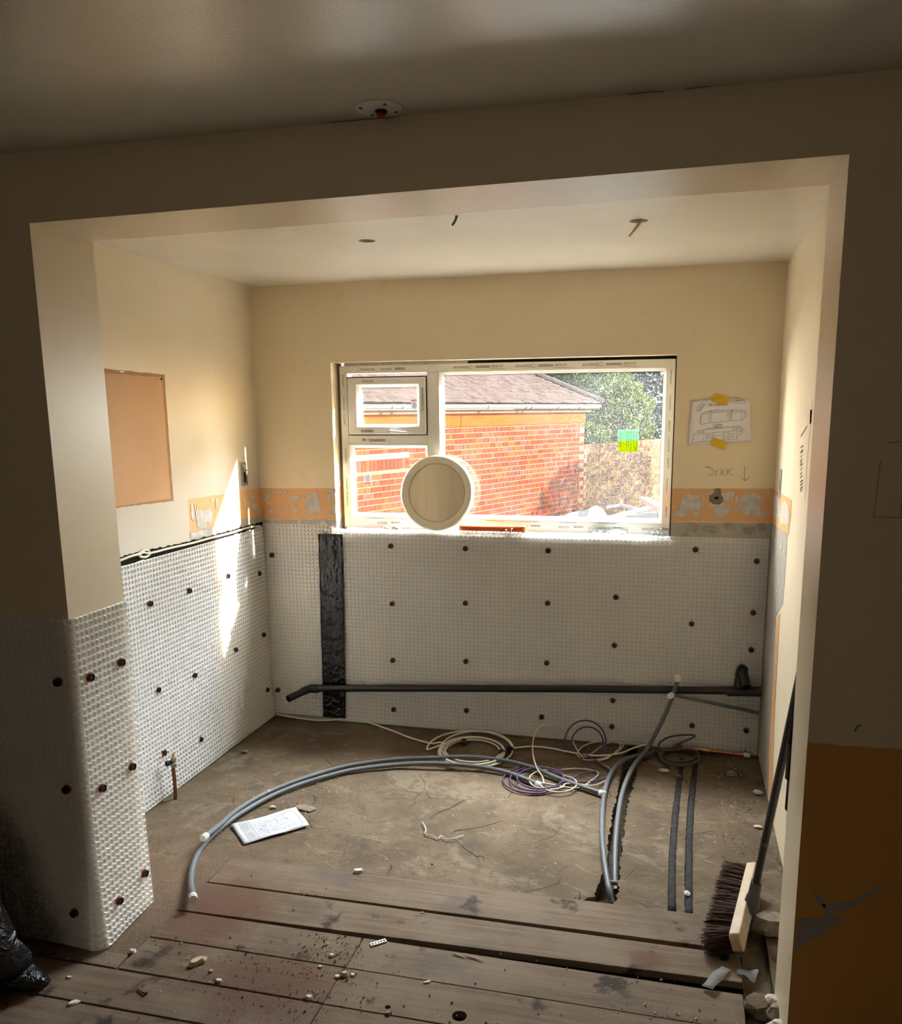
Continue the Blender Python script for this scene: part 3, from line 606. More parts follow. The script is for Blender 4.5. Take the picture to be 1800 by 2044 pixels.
def glazing(par, x0, x1, z0, z1, bw, yf, yg, name='glazing_bead'):
    o = ring(MB(), x0, x1, z0, z1, bw, bw, bw, bw, yf, yg+.012, yf+.014).build(name, M['upvc'], par)
    ring(MB(), x0+bw-.002, x1-bw+.002, z0+bw-.002, z1-bw+.002, .004, .004, .004, .004, yg-.001, yg+.008).build('gasket', M['seal'], par)
    MB().box((x0+bw, yg, z0+bw), (x1-bw, yg+.004, z1-bw)).build('window_pane', M['glass'], par)
glazing(win, .548, 1.687, 1.144, 1.897, .016, WY-.002, 2.235); glazing(win, .046, .482, 1.144, 1.526, .016, WY-.002, 2.235)
sash = ring(MB(), .050, .478, 1.582, 1.874, .050, .036, .040, .036, WY-.012, YB-.01).build('sash', M['upvc'], win); bevel(sash, .004)
ring(MB(), .046, .482, 1.578, 1.880, .005, .005, .005, .007, WY-.003, WY+.01).build('gasket', M['seal'], sash)
glazing(sash, .098, .444, 1.620, 1.840, .015, WY-.013, 2.232)
mb = MB().box((.268, WY-.022, 1.589), (.312, WY-.012, 1.604)); mb.tube([(.285, WY-.028, 1.597), (.33, WY-.030, 1.594), (.382, WY-.026, 1.590)], [.0085, .0075, .0055], 8); mb.lathe([(.008, 0), (.008, .012), (.0, .012)], (.285, WY-.020, 1.597), (0, -1, 0), 12)
hd = mb.build('handle', M['white_plastic'], sash, smooth=SM); MB().lathe([(.0035, 0), (.0035, .0015), (0, .0015)], (.285, WY-.0325, 1.597), (0, -1, 0), 10).build('lock_button', M['black_plastic'], hd)
# print on the protective film of the frame
RX = Matrix.Rotation(PI/2, 4, 'X')
def frame_text(s, x, z, size, ang=0., y=WY-.0012, par=win, mat='print'):
    link('printed_lettering', text_mesh(s, size, Matrix.Translation((x, y, z)) @ Matrix.Rotation(ang, 4, 'Y') @ RX), M[mat], par)
def bars(x, z, wd, n, y=WY-.0012, par=win, ang=0., h=.0022, gap=.0042):
    mb = MB(); mt = Matrix.Translation((x, y, z)) @ Matrix.Rotation(ang, 4, 'Y')
    for k in range(n):
        a = -wd/2; 
        while a < wd/2-.004:
            b2 = min(a+random.uniform(.006, .02), wd/2); q = [(a, (k-(n-1)/2)*gap-h/2), (b2, (k-(n-1)/2)*gap-h/2), (b2, (k-(n-1)/2)*gap+h/2), (a, (k-(n-1)/2)*gap+h/2)]
            mb.add([mt @ Vector((p, 0, -r)) for p, r in q], [(0, 3, 2, 1)]); a = b2+.0018
    mb.build('printed_small_lines', M['print'], par)
zt = 1.9175
for x in (.665, .985, 1.320):   # upright maker's print along the top of the big light
    frame_text('ADVANCE', x, zt, .017); mb = MB(); mb.tube([(x+.052+.009*math.cos(a), WY-.001, zt+.001+.009*math.sin(a)) for a in np.linspace(.6, 6.0, 14)], .0008, 4); mb.build('printed_logo', M['print'], win)
    bars(x+.115, zt+.001, .075, 3); frame_text('SELECTA', x+.190, zt+.002, .015, 0); bars(x+.190, zt-.010, .08, 1, h=.0014)
for s_, x, z, a in (('ADVANCE', .165, 1.917, PI), ('SELECTA', .265, 1.917, PI)): frame_text(s_, x, z, .016, a)
mb = MB(); mb.tube([(.115+.009*math.cos(a), WY-.001, 1.917+.009*math.sin(a)) for a in np.linspace(.6+PI, 6.0+PI, 14)], .0008, 4); mb.build('printed_logo', M['print'], win)
bars(.340, 1.917, .055, 3)
frame_text('ADVANCE', .165, 1.857, .014, PI, WY-.0132, sash); mb = MB().box((.215, WY-.0128, 1.852), (.345, WY-.0122, 1.862)); mb.build('bare_strip', M['label_white'], sash)
bars(.155, 1.600, .07, 3, WY-.0132, sash); bars(.462, 1.79, .06, 2, WY-.0132, sash, PI/2); frame_text('SELECTA', .462, 1.73, .015, PI/2, WY-.0132, sash)
frame_text('22 - 40', .150, 1.553, .020, PI+.08, mat='marker'); bars(.215, 1.551, .07, 3)
for z, s_ in ((1.86, 'ADVANCE'), (1.66, 'SELECTA'), (1.32, 'ADVANCE')): frame_text(s_, .024, z, .014, -PI/2)
for z in (1.74, 1.47, 1.24): bars(.024, z, .08, 1, ang=PI/2)
for z, s_ in ((1.62, 'SELECTA'), (1.44, 'SELECTA'), (1.20, 'SELECTA')): frame_text(s_, 1.707, z, .013, PI/2)
for z in (1.85, 1.73, 1.53, 1.33): bars(1.707, z, .07, 1, ang=PI/2)
for x, s_, a in ((.98, 'ADVANCE', PI), (1.20, 'SELECTA', 0), (1.40, 'ADVANCE', PI), (1.62, 'SELECTA', 0), (.22, 'SELECTA', PI)): frame_text(s_, x, 1.112, .014, a); bars(x+.075, 1.115, .05, 2)
for x in (.18, .36, .84, 1.02, 1.22, 1.42): bars(x, 1.136, .09, 1, h=.0016)
# stickers on the panes
def sticker(par, x0, x1, z0, z1, flip, y):
    st = MB().box((x0, y-.0008, z0), (x1, y, z1)).build('safety_sticker', M['label_white'], par); bz = z0 if flip else z1-.008
    MB().box((x0+.002, y-.0014, bz+.001), (x1-.002, y-.0008, bz+.007)).build('sticker_band', M['label_red'], st)
    c = ((x0+x1)/2, (z0+z1)/2+(.005 if flip else -.005)); mb = MB().tube([(c[0]+.012*math.cos(a), y-.001, c[1]+.012*math.sin(a)) for a in np.linspace(0, 2*PI, 20)], .0011, 4, closed=False)
    mb.tube([(c[0]-.004, y-.001, c[1]-.006), (c[0]+.005, y-.001, c[1]+.006)], .0009, 4); mb.tube([(c[0]+.003, y-.001, c[1]-.006), (c[0]-.003, y-.001, c[1]+.004)], .0009, 4); mb.build('sticker_mark', M['label_blue'], st)
sticker(sash, .386, .422, 1.708, 1.760, False, 2.2315); sticker(win, .110, .150, 1.316, 1.368, True, 2.2345)
gl = MB().add([(1.461, 2.234, 1.545), (1.560, 2.234, 1.549), (1.560, 2.234, 1.602), (1.459, 2.234, 1.600), (1.461, 2.233, 1.545), (1.560, 2.233, 1.549), (1.560, 2.233, 1.602), (1.459, 2.233, 1.600)], [(0, 1, 2, 3), (7, 6, 5, 4)]).build('glazing_label', M['green_film'], win)
MB().prism([(1.462, 1.545), (1.463, 1.502), (1.472, 1.492), (1.552, 1.492), (1.560, 1.500), (1.560, 1.549)], .001, lambda a, b, h: Vector((a, 2.2345-h, b))).build('label_lower_half', M['lime_film'], gl)
mb = MB()
for k, x in enumerate((1.472, 1.502, 1.512, 1.524, 1.536, 1.552)):
    z = 1.592
    while z > 1.512 - (.012 if k % 2 else 0):
        hh = random.uniform(.003, .010); mb.box((x, 2.2322, z-hh), (x+.0022, 2.2328, z)); z -= hh+random.uniform(.002, .008)
mb.build('label_print', M['marker'], gl); link('label_print', text_mesh('5H', .016, Matrix.Translation((1.545, 2.2324, 1.508)) @ Matrix.Rotation(-PI/2, 4, 'Y') @ RX), M['marker'], gl)
# gaps packed with torn plaster and foam at the head, left jamb and right of the frame
MB().box((.03, WY+.004, 1.9375), (.70, WY+.04, 1.951)).build('head_packing', M['plaster'], win); MB().box((.70, WY+.004, 1.9375), (1.729, WY+.04, 1.951)).build('head_packing', M['dark'], win)
MB().box((-.011, WY+.006, 1.07), (.004, WY+.04, 1.95)).build('side_packing', M['mortar'], win); MB().box((1.727, WY+.006, 1.07), (1.7315, WY+.04, 1.95)).build('side_packing', M['dark'], win)
MB().box((WX0, 2.262, 1.86), (WX1, 2.284, 1.952)).build('outer_head_trim', M['upvc'], win) if False else None

# ================================================================ OUTDOORS
AL = math.radians(68); GW = Vector((math.cos(AL), math.sin(AL), 0)); GN = Vector((math.sin(AL), -math.cos(AL), 0)); GA = Vector((.143, 12.82, 0))
def gp(s, z, h=0.): return GA + GW*s + GN*h + Vector((0, 0, z))     # s along the garage wall (0 = far corner), h out of the wall
def gbox(mb, s0, s1, z0, z1, h0, h1):
    vs = [gp(s, z, h) for z in (z0, z1) for s, h in ((s0, h0), (s1, h0), (s1, h1), (s0, h1))]
    return mb.add(vs, [(0,3,2,1),(4,5,6,7),(0,1,5,4),(1,2,6,5),(2,3,7,6),(3,0,4,7)])
garage = empty('garage', gp(0, -.3), label='red brick garage with timber fascia and tiled roof beyond the window', category='garage')
gi = Matrix.Translation(-gp(0, -.3))
def gpart(name, mb, mat, par=garage, smooth=False, **tags):
    o = mb.build(name, mat, par, smooth, **tags)
    if par is garage: o.matrix_parent_inverse = gi
    return o
SL = -9.0
mb = MB(); gbox(mb, SL, 0, -.3, 1.70, -3.2, 0); gpart('mortar_wall', mb, M['mortar_out'])
for i, c in enumerate([(.17, .105, .05), (.14, .075, .04), (.12, .07, .05), (.20, .13, .065)]): M['wbrick%d' % i] = plain('weathered_brick_%s' % 'abcd'[i], c, .9, .1, coords='pos', var=.25, vs=30)
def paint_bricks(o, mats):
    for k in mats: o.data.materials.append(M[k])
    n = len(o.data.polygons); ix = np.repeat(rng.integers(0, len(mats), n//6+1), 6)[:n]; o.data.polygons.foreach_set('material_index', ix.astype(np.int32))
# bricks in Flemish bond: stretcher, header, stretcher ... nearest 300 are parts, the rest one part
bl = []; CH = .0752; ztop = 1.474
s797 = -4.72
for r in range(24):
    z1 = ztop-.008-CH*r; z0 = z1-.064
    if z1 < .02: break
    s = 0. - (.0 if r % 2 == 0 else .168); k = 0
    while s > SL:
        L = .215 if k % 2 == 0 else .1025
        sol = s < s797 and .975 < (z0+z1)/2 < 1.20     # a band with a soldier course and mortar flaunching on the lower left
        if s-L > SL and not sol: bl.append((s-L, s, z0, z1, r))
        s -= L+.010; k += 1
s = s797
while s > SL: bl.append((s-.065, s, .985, 1.115, 99)); s -= .075
vis = [b_ for b_ in bl if -6.0 < b_[1] and (b_[2] > .1)]
vis.sort(key=lambda b_: b_[0]); near = set(id(b_) for b_ in vis[:296]); meshes = {}
rest = MB()
for b_ in bl:
    s0, s1, z0, z1, r = b_
    if id(b_) not in near: gbox(rest, s0, s1, z0, z1, -.01, .006); continue
    ci = random.choice((0, 0, 0, 1, 1, 2, 2, 3, 4)); key = (round(s1-s0, 3), round(z1-z0, 3), ci)
    if key not in meshes:
        L, hh = s1-s0, z1-z0; q = MB(); vs = []
        for z in (0, hh):
            for a, h in ((0, 0), (L, 0), (L, .016), (0, .016)): vs.append(GW*a + GN*(h-.01) + Vector((0, 0, z)))
        q.add(vs, [(0,3,2,1),(4,5,6,7),(0,1,5,4),(1,2,6,5),(2,3,7,6),(3,0,4,7)]); me = q.mesh('brick'); me.materials.append(M['brick%d' % ci]); meshes[key] = me
    o = link('brick', meshes[key], None, garage); o.matrix_parent_inverse = gi; o.location = gp(s0, z0)
ro = gpart('brickwork', rest, None, kind='stuff'); paint_bricks(ro, ['brick0', 'brick0', 'brick1', 'brick2', 'brick3', 'brick4'])
mb = MB(); gbox(mb, SL, s797, 1.12, 1.19, 0, .012); gpart('mortar_flaunching', mb, M['mortar'])
for s0, s1 in ((-9, -3.62), (-3.61, -.02)):
    mb = MB(); gbox(mb, s0, s1, 1.485, 1.665, 0, .03); o = gpart('fascia_board', mb, M['fascia']); bevel(o, .004)
mb = MB(); gbox(mb, SL, .06, 1.665, 1.715, -.05, .10); gpart('soffit', mb, M['bark'])
def gut(z, h): return [gp(.18, z, h), gp(-9, z, h)]
mb = MB()
for a in range(9):
    a0, a1 = PI+PI*a/9, PI+PI*(a+1)/9; q = [gp(s_, 1.785+.058*math.sin(t), .16+.058*math.cos(t)) for t in (a0, a1) for s_ in (.18, -9.)]; mb.add(q, [(0, 1, 3, 2)])
o = gpart('gutter', mb, M['gutter'], smooth=True); sd = o.modifiers.new('thick', 'SOLIDIFY'); sd.thickness = .006
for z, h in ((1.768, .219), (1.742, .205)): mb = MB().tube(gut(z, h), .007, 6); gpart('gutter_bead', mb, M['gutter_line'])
for s_ in (-.55, -1.25, -2.05, -2.2, -3.2, -4.3, -5.05, -5.25): mb = MB(); gbox(mb, s_-.012, s_+.012, 1.722, 1.79, .09, .232); gpart('gutter_bracket', mb, M['gutter'])
# hipped roof with individual-looking rows of tiles
PIT = math.radians(27); cp_, sp_ = math.cos(PIT), math.sin(PIT)
def rp(s, t, up=0.): return gp(s, 1.80 + t*sp_ + up*cp_, .19 - t*cp_ + up*sp_)
mb = MB(); tl = 0; row = 0
while tl < 3.4:
    smax = .30 - tl*cp_*.78; s = smax; off = (row % 2)*.085; first = True
    while s > -9.2:
        L = .165 if not first else .08+off; first = False
        a, b2 = s-L+.004, s; u0, u1 = .030+random.uniform(-.004, .006), .010; te = tl+.15; sh = random.uniform(-.006, .006)
        mb.add([rp(a, tl+sh, u0), rp(b2, tl+sh, u0), rp(b2, te, u1), rp(a, te, u1), rp(a, tl+sh, u0-.016), rp(b2, tl+sh, u0-.016), rp(b2, te, -.005), rp(a, te, -.005)], [(0,1,2,3),(4,5,1,0),(1,5,6,2),(0,3,7,4)]); s -= L
    tl += .125; row += 1
gpart('roof_tile', mb, M['roof_tile'], kind='stuff')
mb = MB().add([rp(.28, 0), rp(-9.2, 0), rp(-9.2, 3.4), rp(.28-3.4*cp_*.78, 3.4)], [(0, 1, 2, 3)]); gpart('roof_deck', mb, M['void'])
mb = MB().add([rp(.28, 0), rp(.28-3.4*cp_*.78, 3.4), gp(.28, 1.80, -6.0)], [(0, 1, 2)]); gpart('roof_hip_side', mb, M['roof_tile'])
mb = MB()
t_ = 0
while t_ < 3.4: mb.tube([rp(.29-t_*cp_*.78, t_, .03), rp(.29-(t_+.28)*cp_*.78, t_+.28, .045)], [.06, .05], 8); t_ += .27
gpart('hip_tile', mb, M['roof_tile'], kind='stuff')
# garden wall running on from the garage corner
gw = empty('garden_wall', gp(.1, -.3), label='long weathered brick garden wall under the bush', category='wall'); gwi = Matrix.Translation(-gp(.1, -.3))
mb = MB(); gbox(mb, .02, 9.0, -.3, 1.10, -.22, -.008); o = mb.build('mortar_core', M['mortar_out'], gw); o.matrix_parent_inverse = gwi
mb = MB()
for r in range(18):
    z1 = 1.10-.005-CH*r; s = .03 + (.11 if r % 2 else 0)
    while s < 9.: gbox(mb, s, s+.215, z1-.065, z1, -.015, 0); s += .225
o = mb.build('brickwork', None, gw, kind='stuff'); o.matrix_parent_inverse = gwi; paint_bricks(o, ['wbrick0', 'wbrick1', 'wbrick2', 'wbrick3'])
MB().box((-14, 2.3, -.36), (16, 34, -.30)).build('ground', M['ground'], **STR)
def leaves(name, mat, par, blobs, n, size, seed, shell=.35):
    r = np.random.default_rng(seed); tot = sum(b_[3]*b_[4]*b_[5] for b_ in blobs)**1; V = []; 
    wts = np.array([(b_[3]*b_[4]+b_[4]*b_[5]+b_[3]*b_[5]) for b_ in blobs]); cnt = (wts/wts.sum()*n).astype(int); cs = []; ns = []
    for (x, y, z, rx, ry, rz), k in zip([tuple(b_) for b_ in blobs], cnt):
        d = r.normal(size=(k, 3)); d /= np.linalg.norm(d, axis=1)[:, None]; rad = 1-shell*r.random(k)**1.6 + .12*np.sin(d[:, 0]*9+x)*np.sin(d[:, 2]*8+y)
        cs.append(np.array([x, y, z])+d*rad[:, None]*np.array([rx, ry, rz])); ns.append(d)
    c = np.concatenate(cs); d = np.concatenate(ns); k = len(c)
    a = r.normal(size=(k, 3))+d*.6; a /= np.linalg.norm(a, axis=1)[:, None]; u = np.cross(a, r.normal(size=(k, 3))); u /= np.linalg.norm(u, axis=1)[:, None]; v = np.cross(a, u)
    sz = size*(.6+.8*r.random(k))[:, None]; vs = np.stack([c-u*sz, c+v*sz*.45+a*sz*.1, c+u*sz, c-v*sz*.45+a*sz*.1], 1).reshape(-1, 3)
    me = bpy.data.meshes.new(name); me.vertices.add(4*k); me.vertices.foreach_set('co', vs.ravel()); me.loops.add(4*k); me.loops.foreach_set('vertex_index', np.arange(4*k)); me.polygons.add(k); me.polygons.foreach_set('loop_start', np.arange(k)*4); me.update(); me.validate()
    return link(name, me, mat, par)
def plant(name, loc, blobs, n, size, mat, seed, label, cat, trunks):
    e = empty(name, loc, label=label, category=cat); l = Vector(loc)
    o = leaves('foliage', mat, e, [(b_[0]-l.x, b_[1]-l.y, b_[2]-l.z, *b_[3:]) for b_ in blobs], n, size, seed)
    mb = MB()
    for a, b2, r0 in trunks: mb.tube([Vector(a)-l, (Vector(a)+Vector(b2))/2-l+Vector((.05, .03, 0)), Vector(b2)-l], [r0, r0*.8, r0*.4], 7)
    mb.build('trunk', M['bark'], e); return e
plant('laurel_bush', (.6, 17.6, -.3), [(.30, 16.6, 1.5, .85, 1.0, .85), (.40, 17.8, 1.72, .68, .9, .75), (-.45, 18.4, 2.05, .95, 1.1, .95), (.05, 14.9, 1.12, .40, .6, .32), (.72, 16.9, 1.22, .50, .6, .42), (-1.5, 19.2, 2.5, 1.4, 1.3, 1.1)], 30000, .055, M['leaf'], 3,
      'broad sunlit green bush spilling over the garden wall', 'bush', [((.6, 17.6, -.3), (.4, 17.2, 1.6), .09), ((.6, 17.7, -.3), (-.3, 18.2, 2.1), .08)])
plant('conifer', (3.0, 23.0, -.3), [(2.2, 23, 2.6, 2.2, 1.6, 2.9), (4.4, 23, 3.0, 2.4, 1.6, 3.2), (.2, 24, 4.2, 2.2, 1.4, 2.4)], 22000, .10, M['leaf_dark'], 5, 'tall dark evergreen standing behind the sunlit bush', 'tree', [((3.0, 23.0, -.3), (2.8, 23, 4.5), .16)])
plant('garden_tree', (7.6, 15.0, -.3), [(7.4, 14.6, 2.7, .9, .9, .75), (8.0, 15.6, 2.2, .8, .8, .9), (6.8, 15.6, 3.2, .7, .6, .5), (7.2, 16.6, 2.2, .9, .8, 1.0)], 5200, .08, M['leaf'], 9, 'garden tree out of view to the right whose shade dapples the brick walls', 'tree', [((7.6, 15.0, -.3), (7.5, 15, 2.6), .10), ((7.6, 15, 1.2), (7.1, 16.2, 2.6), .05)])
# heap under a pale tarpaulin, loose boards
def on_depth(u, v, y): return hit(u, v, 1, y)
n = 22; mb = MB(); vs = []; A0 = on_depth(1120, 1040, 9.9)
for i in range(n+1):
    for j in range(n+1):
        a, b2 = i/n*2-1, j/n*2-1; rr = math.hypot(a, b2); x = A0.x+.12+a*1.0; y = 9.9+b2*.9
        h = .62*max(0, 1-abs(a+.0)**1.6)*max(0, 1-abs(b2)**2.2) * (1+.35*math.exp(-((a-.42)**2)/.03)) + .03*fbm(x, y, 2, 2.5)
        h *= (.55+.45*max(0, min(1, (a+1)/1.3))); vs.append((x, y, -.31+max(0, h)*1.05))
mb.add(vs, [(i*(n+1)+j, (i+1)*(n+1)+j, (i+1)*(n+1)+j+1, i*(n+1)+j+1) for i in range(n) for j in range(n)]); tp = mb.build('tarpaulin', M['tarp'], smooth=True, label='pale tarpaulin draped over a heap outside by the garage corner', category='tarpaulin')
def plank(name, p, q, wd, th, mat, label):
    p, q = Vector(p), Vector(q); d = (q-p); L = d.length; o = MB().box((0, -wd/2, -th/2), (L, wd/2, th/2)).build(name, M[mat], label=label, category='board'); o.location = p; o.rotation_euler = d.to_track_quat('X', 'Z').to_euler(); bevel(o, .003, 1); return o
pl = [on_depth(*a) for a in ((1210, 1010, 11.6), (1238, 1007, 11.9), (1274, 1017, 11.2))]
yb = 10.4
plank('loose_board', on_depth(1205, 1036, 9.0), on_depth(1297, 1012, 10.6), .11, .03, 'white_board', 'lilac white board lying slantwise on the rubble outside')
plank('loose_board', on_depth(1285, 996, 9.8), on_depth(1322, 1017, 8.75), .13, .06, 'pink_board', 'thick pinkish board resting at the right edge of the window view')
plank('loose_board', on_depth(1210, 1013, 11.4), on_depth(1240, 1008, 11.4), .05, .04, 'white_board', 'short pale batten left of the roof shaped pair outside')
plank('loose_board', on_depth(1239, 1008, 11.4), on_depth(1273, 1017, 10.6), .05, .04, 'white_board', 'long pale batten sloping right on the rubble outside')
n = 20; mb = MB(); vs = []
for i in range(n+1):
    for j in range(n+1):
        x = 1.32+i/n*3.0; y = 7.6+j/n*4.6; e_ = min(i, n-i, j, n-j)/4.; vs.append((x, y, -.32+min(1, e_)*(.68+.12*fbm(x, y, 1, 2)+.06*fbm(x, y, 7, 9))))
mb.add(vs, [(i*(n+1)+j, (i+1)*(n+1)+j, (i+1)*(n+1)+j+1, i*(n+1)+j+1) for i in range(n) for j in range(n)]); mb.build('rubble_mound', M['rubble'], kind='stuff', label='gritty rubble spread on the ground outside', category='rubble')

# ================================================================ DIMPLED MEMBRANE SHEETS
SP = .0220
def sheet(name, s0, s1, t0, t1, place, keep=None, label=None, sp=SP):
    """moulded sheet; place(S, Tt, H) maps arrays along, up, out of the wall to points"""
    ns, nt_ = max(1, round((s1-s0)/sp)), max(1, round((t1-t0)/sp)); ds, dt = (s1-s0)/ns, (t1-t0)/nt_
    ang = np.arange(8)*PI/4+PI/4
    V = []; Fq = []; Ft = []
    # shared lattice: corners and edge midpoints on a (2ns+1) x (2nt+1) grid
    gs, gt = np.meshgrid(np.arange(2*ns+1), np.arange(2*nt_+1), indexing='ij'); lat = (gs*(2*nt_+1)+gt)
    LS, LT = s0+gs*ds/2, t0+gt*dt/2; nL = LS.size
    ci, cj = np.meshgrid(np.arange(ns), np.arange(nt_), indexing='ij'); cs, ct = s0+(ci+.5)*ds, t0+(cj+.5)*dt
    ok = np.ones(cs.shape, bool) if keep is None else keep(cs, ct)
    ci, cj, cs, ct = ci[ok], cj[ok], cs[ok], ct[ok]; n = len(cs)
    offs = [(2, 2), (1, 2), (0, 2), (0, 1), (0, 0), (1, 0), (2, 0), (2, 1)]
    outer = np.stack([lat[2*ci+a, 2*cj+b] for a, b in offs], 1)
    S = [LS.ravel()]; TT = [LT.ravel()]; H = [np.zeros(nL)]
    for r, h in ((.455, .0013), (.40, .0004), (.355, -.0052)):
        S.append((cs[:, None]+np.cos(ang)*r*ds).ravel()); TT.append((ct[:, None]+np.sin(ang)*r*dt).ravel()); H.append(np.full(8*n, h))
    P = place(np.concatenate(S), np.concatenate(TT), np.concatenate(H))
    rings = [outer] + [nL+k*8*n+np.arange(8*n).reshape(n, 8) for k in range(3)]
    quads = []
    for a, b in zip(rings, rings[1:]): quads.append(np.stack([a, np.roll(a, -1, 1), np.roll(b, -1, 1), b], 2).reshape(-1, 4))
    q = np.concatenate(quads); o8 = rings[3]
    me = bpy.data.meshes.new(name); me.vertices.add(len(P)); me.vertices.foreach_set('co', P.astype(np.float32).ravel())
    li = np.concatenate([q.ravel(), o8.ravel()]); me.loops.add(len(li)); me.loops.foreach_set('vertex_index', li.astype(np.int32))
    st = np.concatenate([np.arange(len(q))*4, len(q)*4+np.arange(n)*8]); me.polygons.add(len(st)); me.polygons.foreach_set('loop_start', st.astype(np.int32))
    mi = np.zeros(len(st), np.int32); mi[len(quads[0])*2:] = 1; me.materials.append(M['membrane']); me.materials.append(M['membrane_thin'])
    me.polygons.foreach_set('material_index', mi); me.update(); me.shade_smooth(); me.set_sharp_from_angle(angle=math.radians(55))
    return link(name, me, None, label=label, category='membrane')
def vnoise(S, Tt, a, seed): return a*(np.sin(S*5.1+seed)*np.sin(Tt*4.3+seed*2)+.5*np.sin(S*11+Tt*7+seed))
OUT = .0115
def pl_back(S, Tt, H):
    zr = 1.052; R = .030; e = np.clip(Tt-zr, 0, None); inwin = 1/(1+np.exp(-(S-.02)/.006)) * 1/(1+np.exp((S-1.722)/.006))
    th = np.clip(e/R, 0, 1.45); bz = zr+R*np.sin(th)+np.clip(e-R*1.45, 0, None)*math.cos(1.45); by = R*(1-np.cos(th))+np.clip(e-R*1.45, 0, None)*math.sin(1.45)
    z = np.where(Tt > zr, inwin*bz+(1-inwin)*Tt, Tt); yo = np.where(Tt > zr, inwin*by, 0)
    hz = H*np.where(Tt > zr, inwin*np.sin(th), 0)
    return np.stack([S, D-OUT-H+yo+(H-hz)*0-vnoise(S, Tt, .002, 1)-np.where(Tt < .12, (.12-Tt)*.05, 0), z+hz], 1)
main = sheet('dimpled_membrane', -.035, 2.190, .006, 1.135, pl_back, keep=lambda s_, t_: (t_ < 1.09-.0) | ((s_ > .045) & (s_ < 1.715)), label='wide milky dimpled sheet on the back wall under the window')
left_b = sheet('dimpled_membrane', -.438, -.028, .018, 1.106, lambda S, Tt, H: np.stack([S, D-OUT+.003-H-vnoise(S, Tt, .002, 3), Tt-.085*np.clip(S+.12, 0, None)*np.clip(Tt, 0, 1)], 1), label='narrow milky dimpled sheet between the back corner and black tape')
side = sheet('dimpled_membrane', .34, 2.104, .004, 1.086, lambda S, Tt, H: np.stack([XL+OUT+H+vnoise(S, Tt, .0012, 5)+.003+np.where(Tt < .2, (.2-Tt)*.06, 0), S, Tt], 1), label='milky dimpled sheet along the left side wall of the alcove')
RC = .022; A0, A1 = -1.2, .272
def pl_pier(S, Tt, H):
    """wraps the pier: S < 0 runs along the front face, S > 0 along the jamb; rounded corner"""
    q = RC*PI/4; th = np.clip((S+q)/(2*q), 0, 1)*PI/2; ox = OUT+.001; bul = np.where(Tt < .5, (.5-Tt)**2*.10, 0)*np.exp(-np.abs(S)/.2)
    nx, ny = np.sin(th), -np.cos(th); cx, cy = -RC+ox, RC-ox
    x = cx+(RC+H+bul)*nx+np.where(S < -q, S+q, 0); y = cy+(RC+H+bul)*ny+np.where(S > q, S-q, 0)
    return np.stack([x, y, Tt], 1)
pier = sheet('dimpled_membrane', A0, A1+.0, .008, 1.096, pl_pier, label='milky dimpled sheet wrapped around the left pier corner')
# fixing plugs, parts of the sheet they hold
mb = MB().lathe([(.0, .010), (.006, .010), (.0065, .004), (.010, .004), (.0105, .012), (.012, .012), (.0125, .002), (.012, -.001)], (0, 0, 0), (0, 0, 1), 16); PLUG = mb.mesh('fixing_plug', SM); PLUG.materials.append(M['black_plastic'])
mb = MB().lathe([(.0147, -.001), (.0147, .0025), (.0125, .003)], (0, 0, 0), (0, 0, 1), 16); SEAL = mb.mesh('seal_ring', SM); SEAL.materials.append(M['red_seal'])
def plug(par, loc, nrm):
    o = link('fixing_plug', PLUG, None, par); o.location = loc; o.rotation_euler = Vector(nrm).to_track_quat('Z', 'Y').to_euler()
    s_ = link('seal_ring', SEAL, None, o)
BF = [(780,1090),(929,1095),(1094,1099),(1388,1097),(1510,1120),(783,1205),(929,1204),(1093,1204),(1229,1192),(1503,1223),(1380,1245),(1226,1288),(1499,1297),(784,1318),(930,1320),(1091,1323),(1223,1398),(786,1416),(931,1418),(1081,1431),(1221,1450),(1381,1448),(1489,1458)]
for u, v in BF: plug(main, bk(u, v, D-OUT-.002), (0, -1, 0))
for u, v in ((543,1108),(555,1377)): plug(left_b, bk(u, v, D-OUT-.001), (0, -1, 0))
for u, v in ((516,1145),(453,1150),(376,1179),(298,1205),(525,1267),(469,1297),(387,1348),(314,1377),(532,1377),(398,1476),(326,1503)):
    p = hit(u, v, 0, XL+OUT+.001); p.x += max(0, .2-p.z)*.06; plug(side, p, (1, 0, 0))
for u, v in ((240,1322),(178,1352),(262,1530),(202,1573),(285,1743),(231,1797)):
    p = hit(u, v, 0, OUT+.002); p.x += (max(0, .5-p.z)**2*.10)*math.exp(-abs(p.y)/.2); plug(pier, p, (1, 0, 0))
for u, v in ((117,1361),(134,1575),(154,1818)):
    p = hit(u, v, 1, -OUT-.002); p.y -= (max(0, .5-p.z)**2*.10)*math.exp(-abs(p.x)/.2); plug(pier, p, (0, -1, 0))
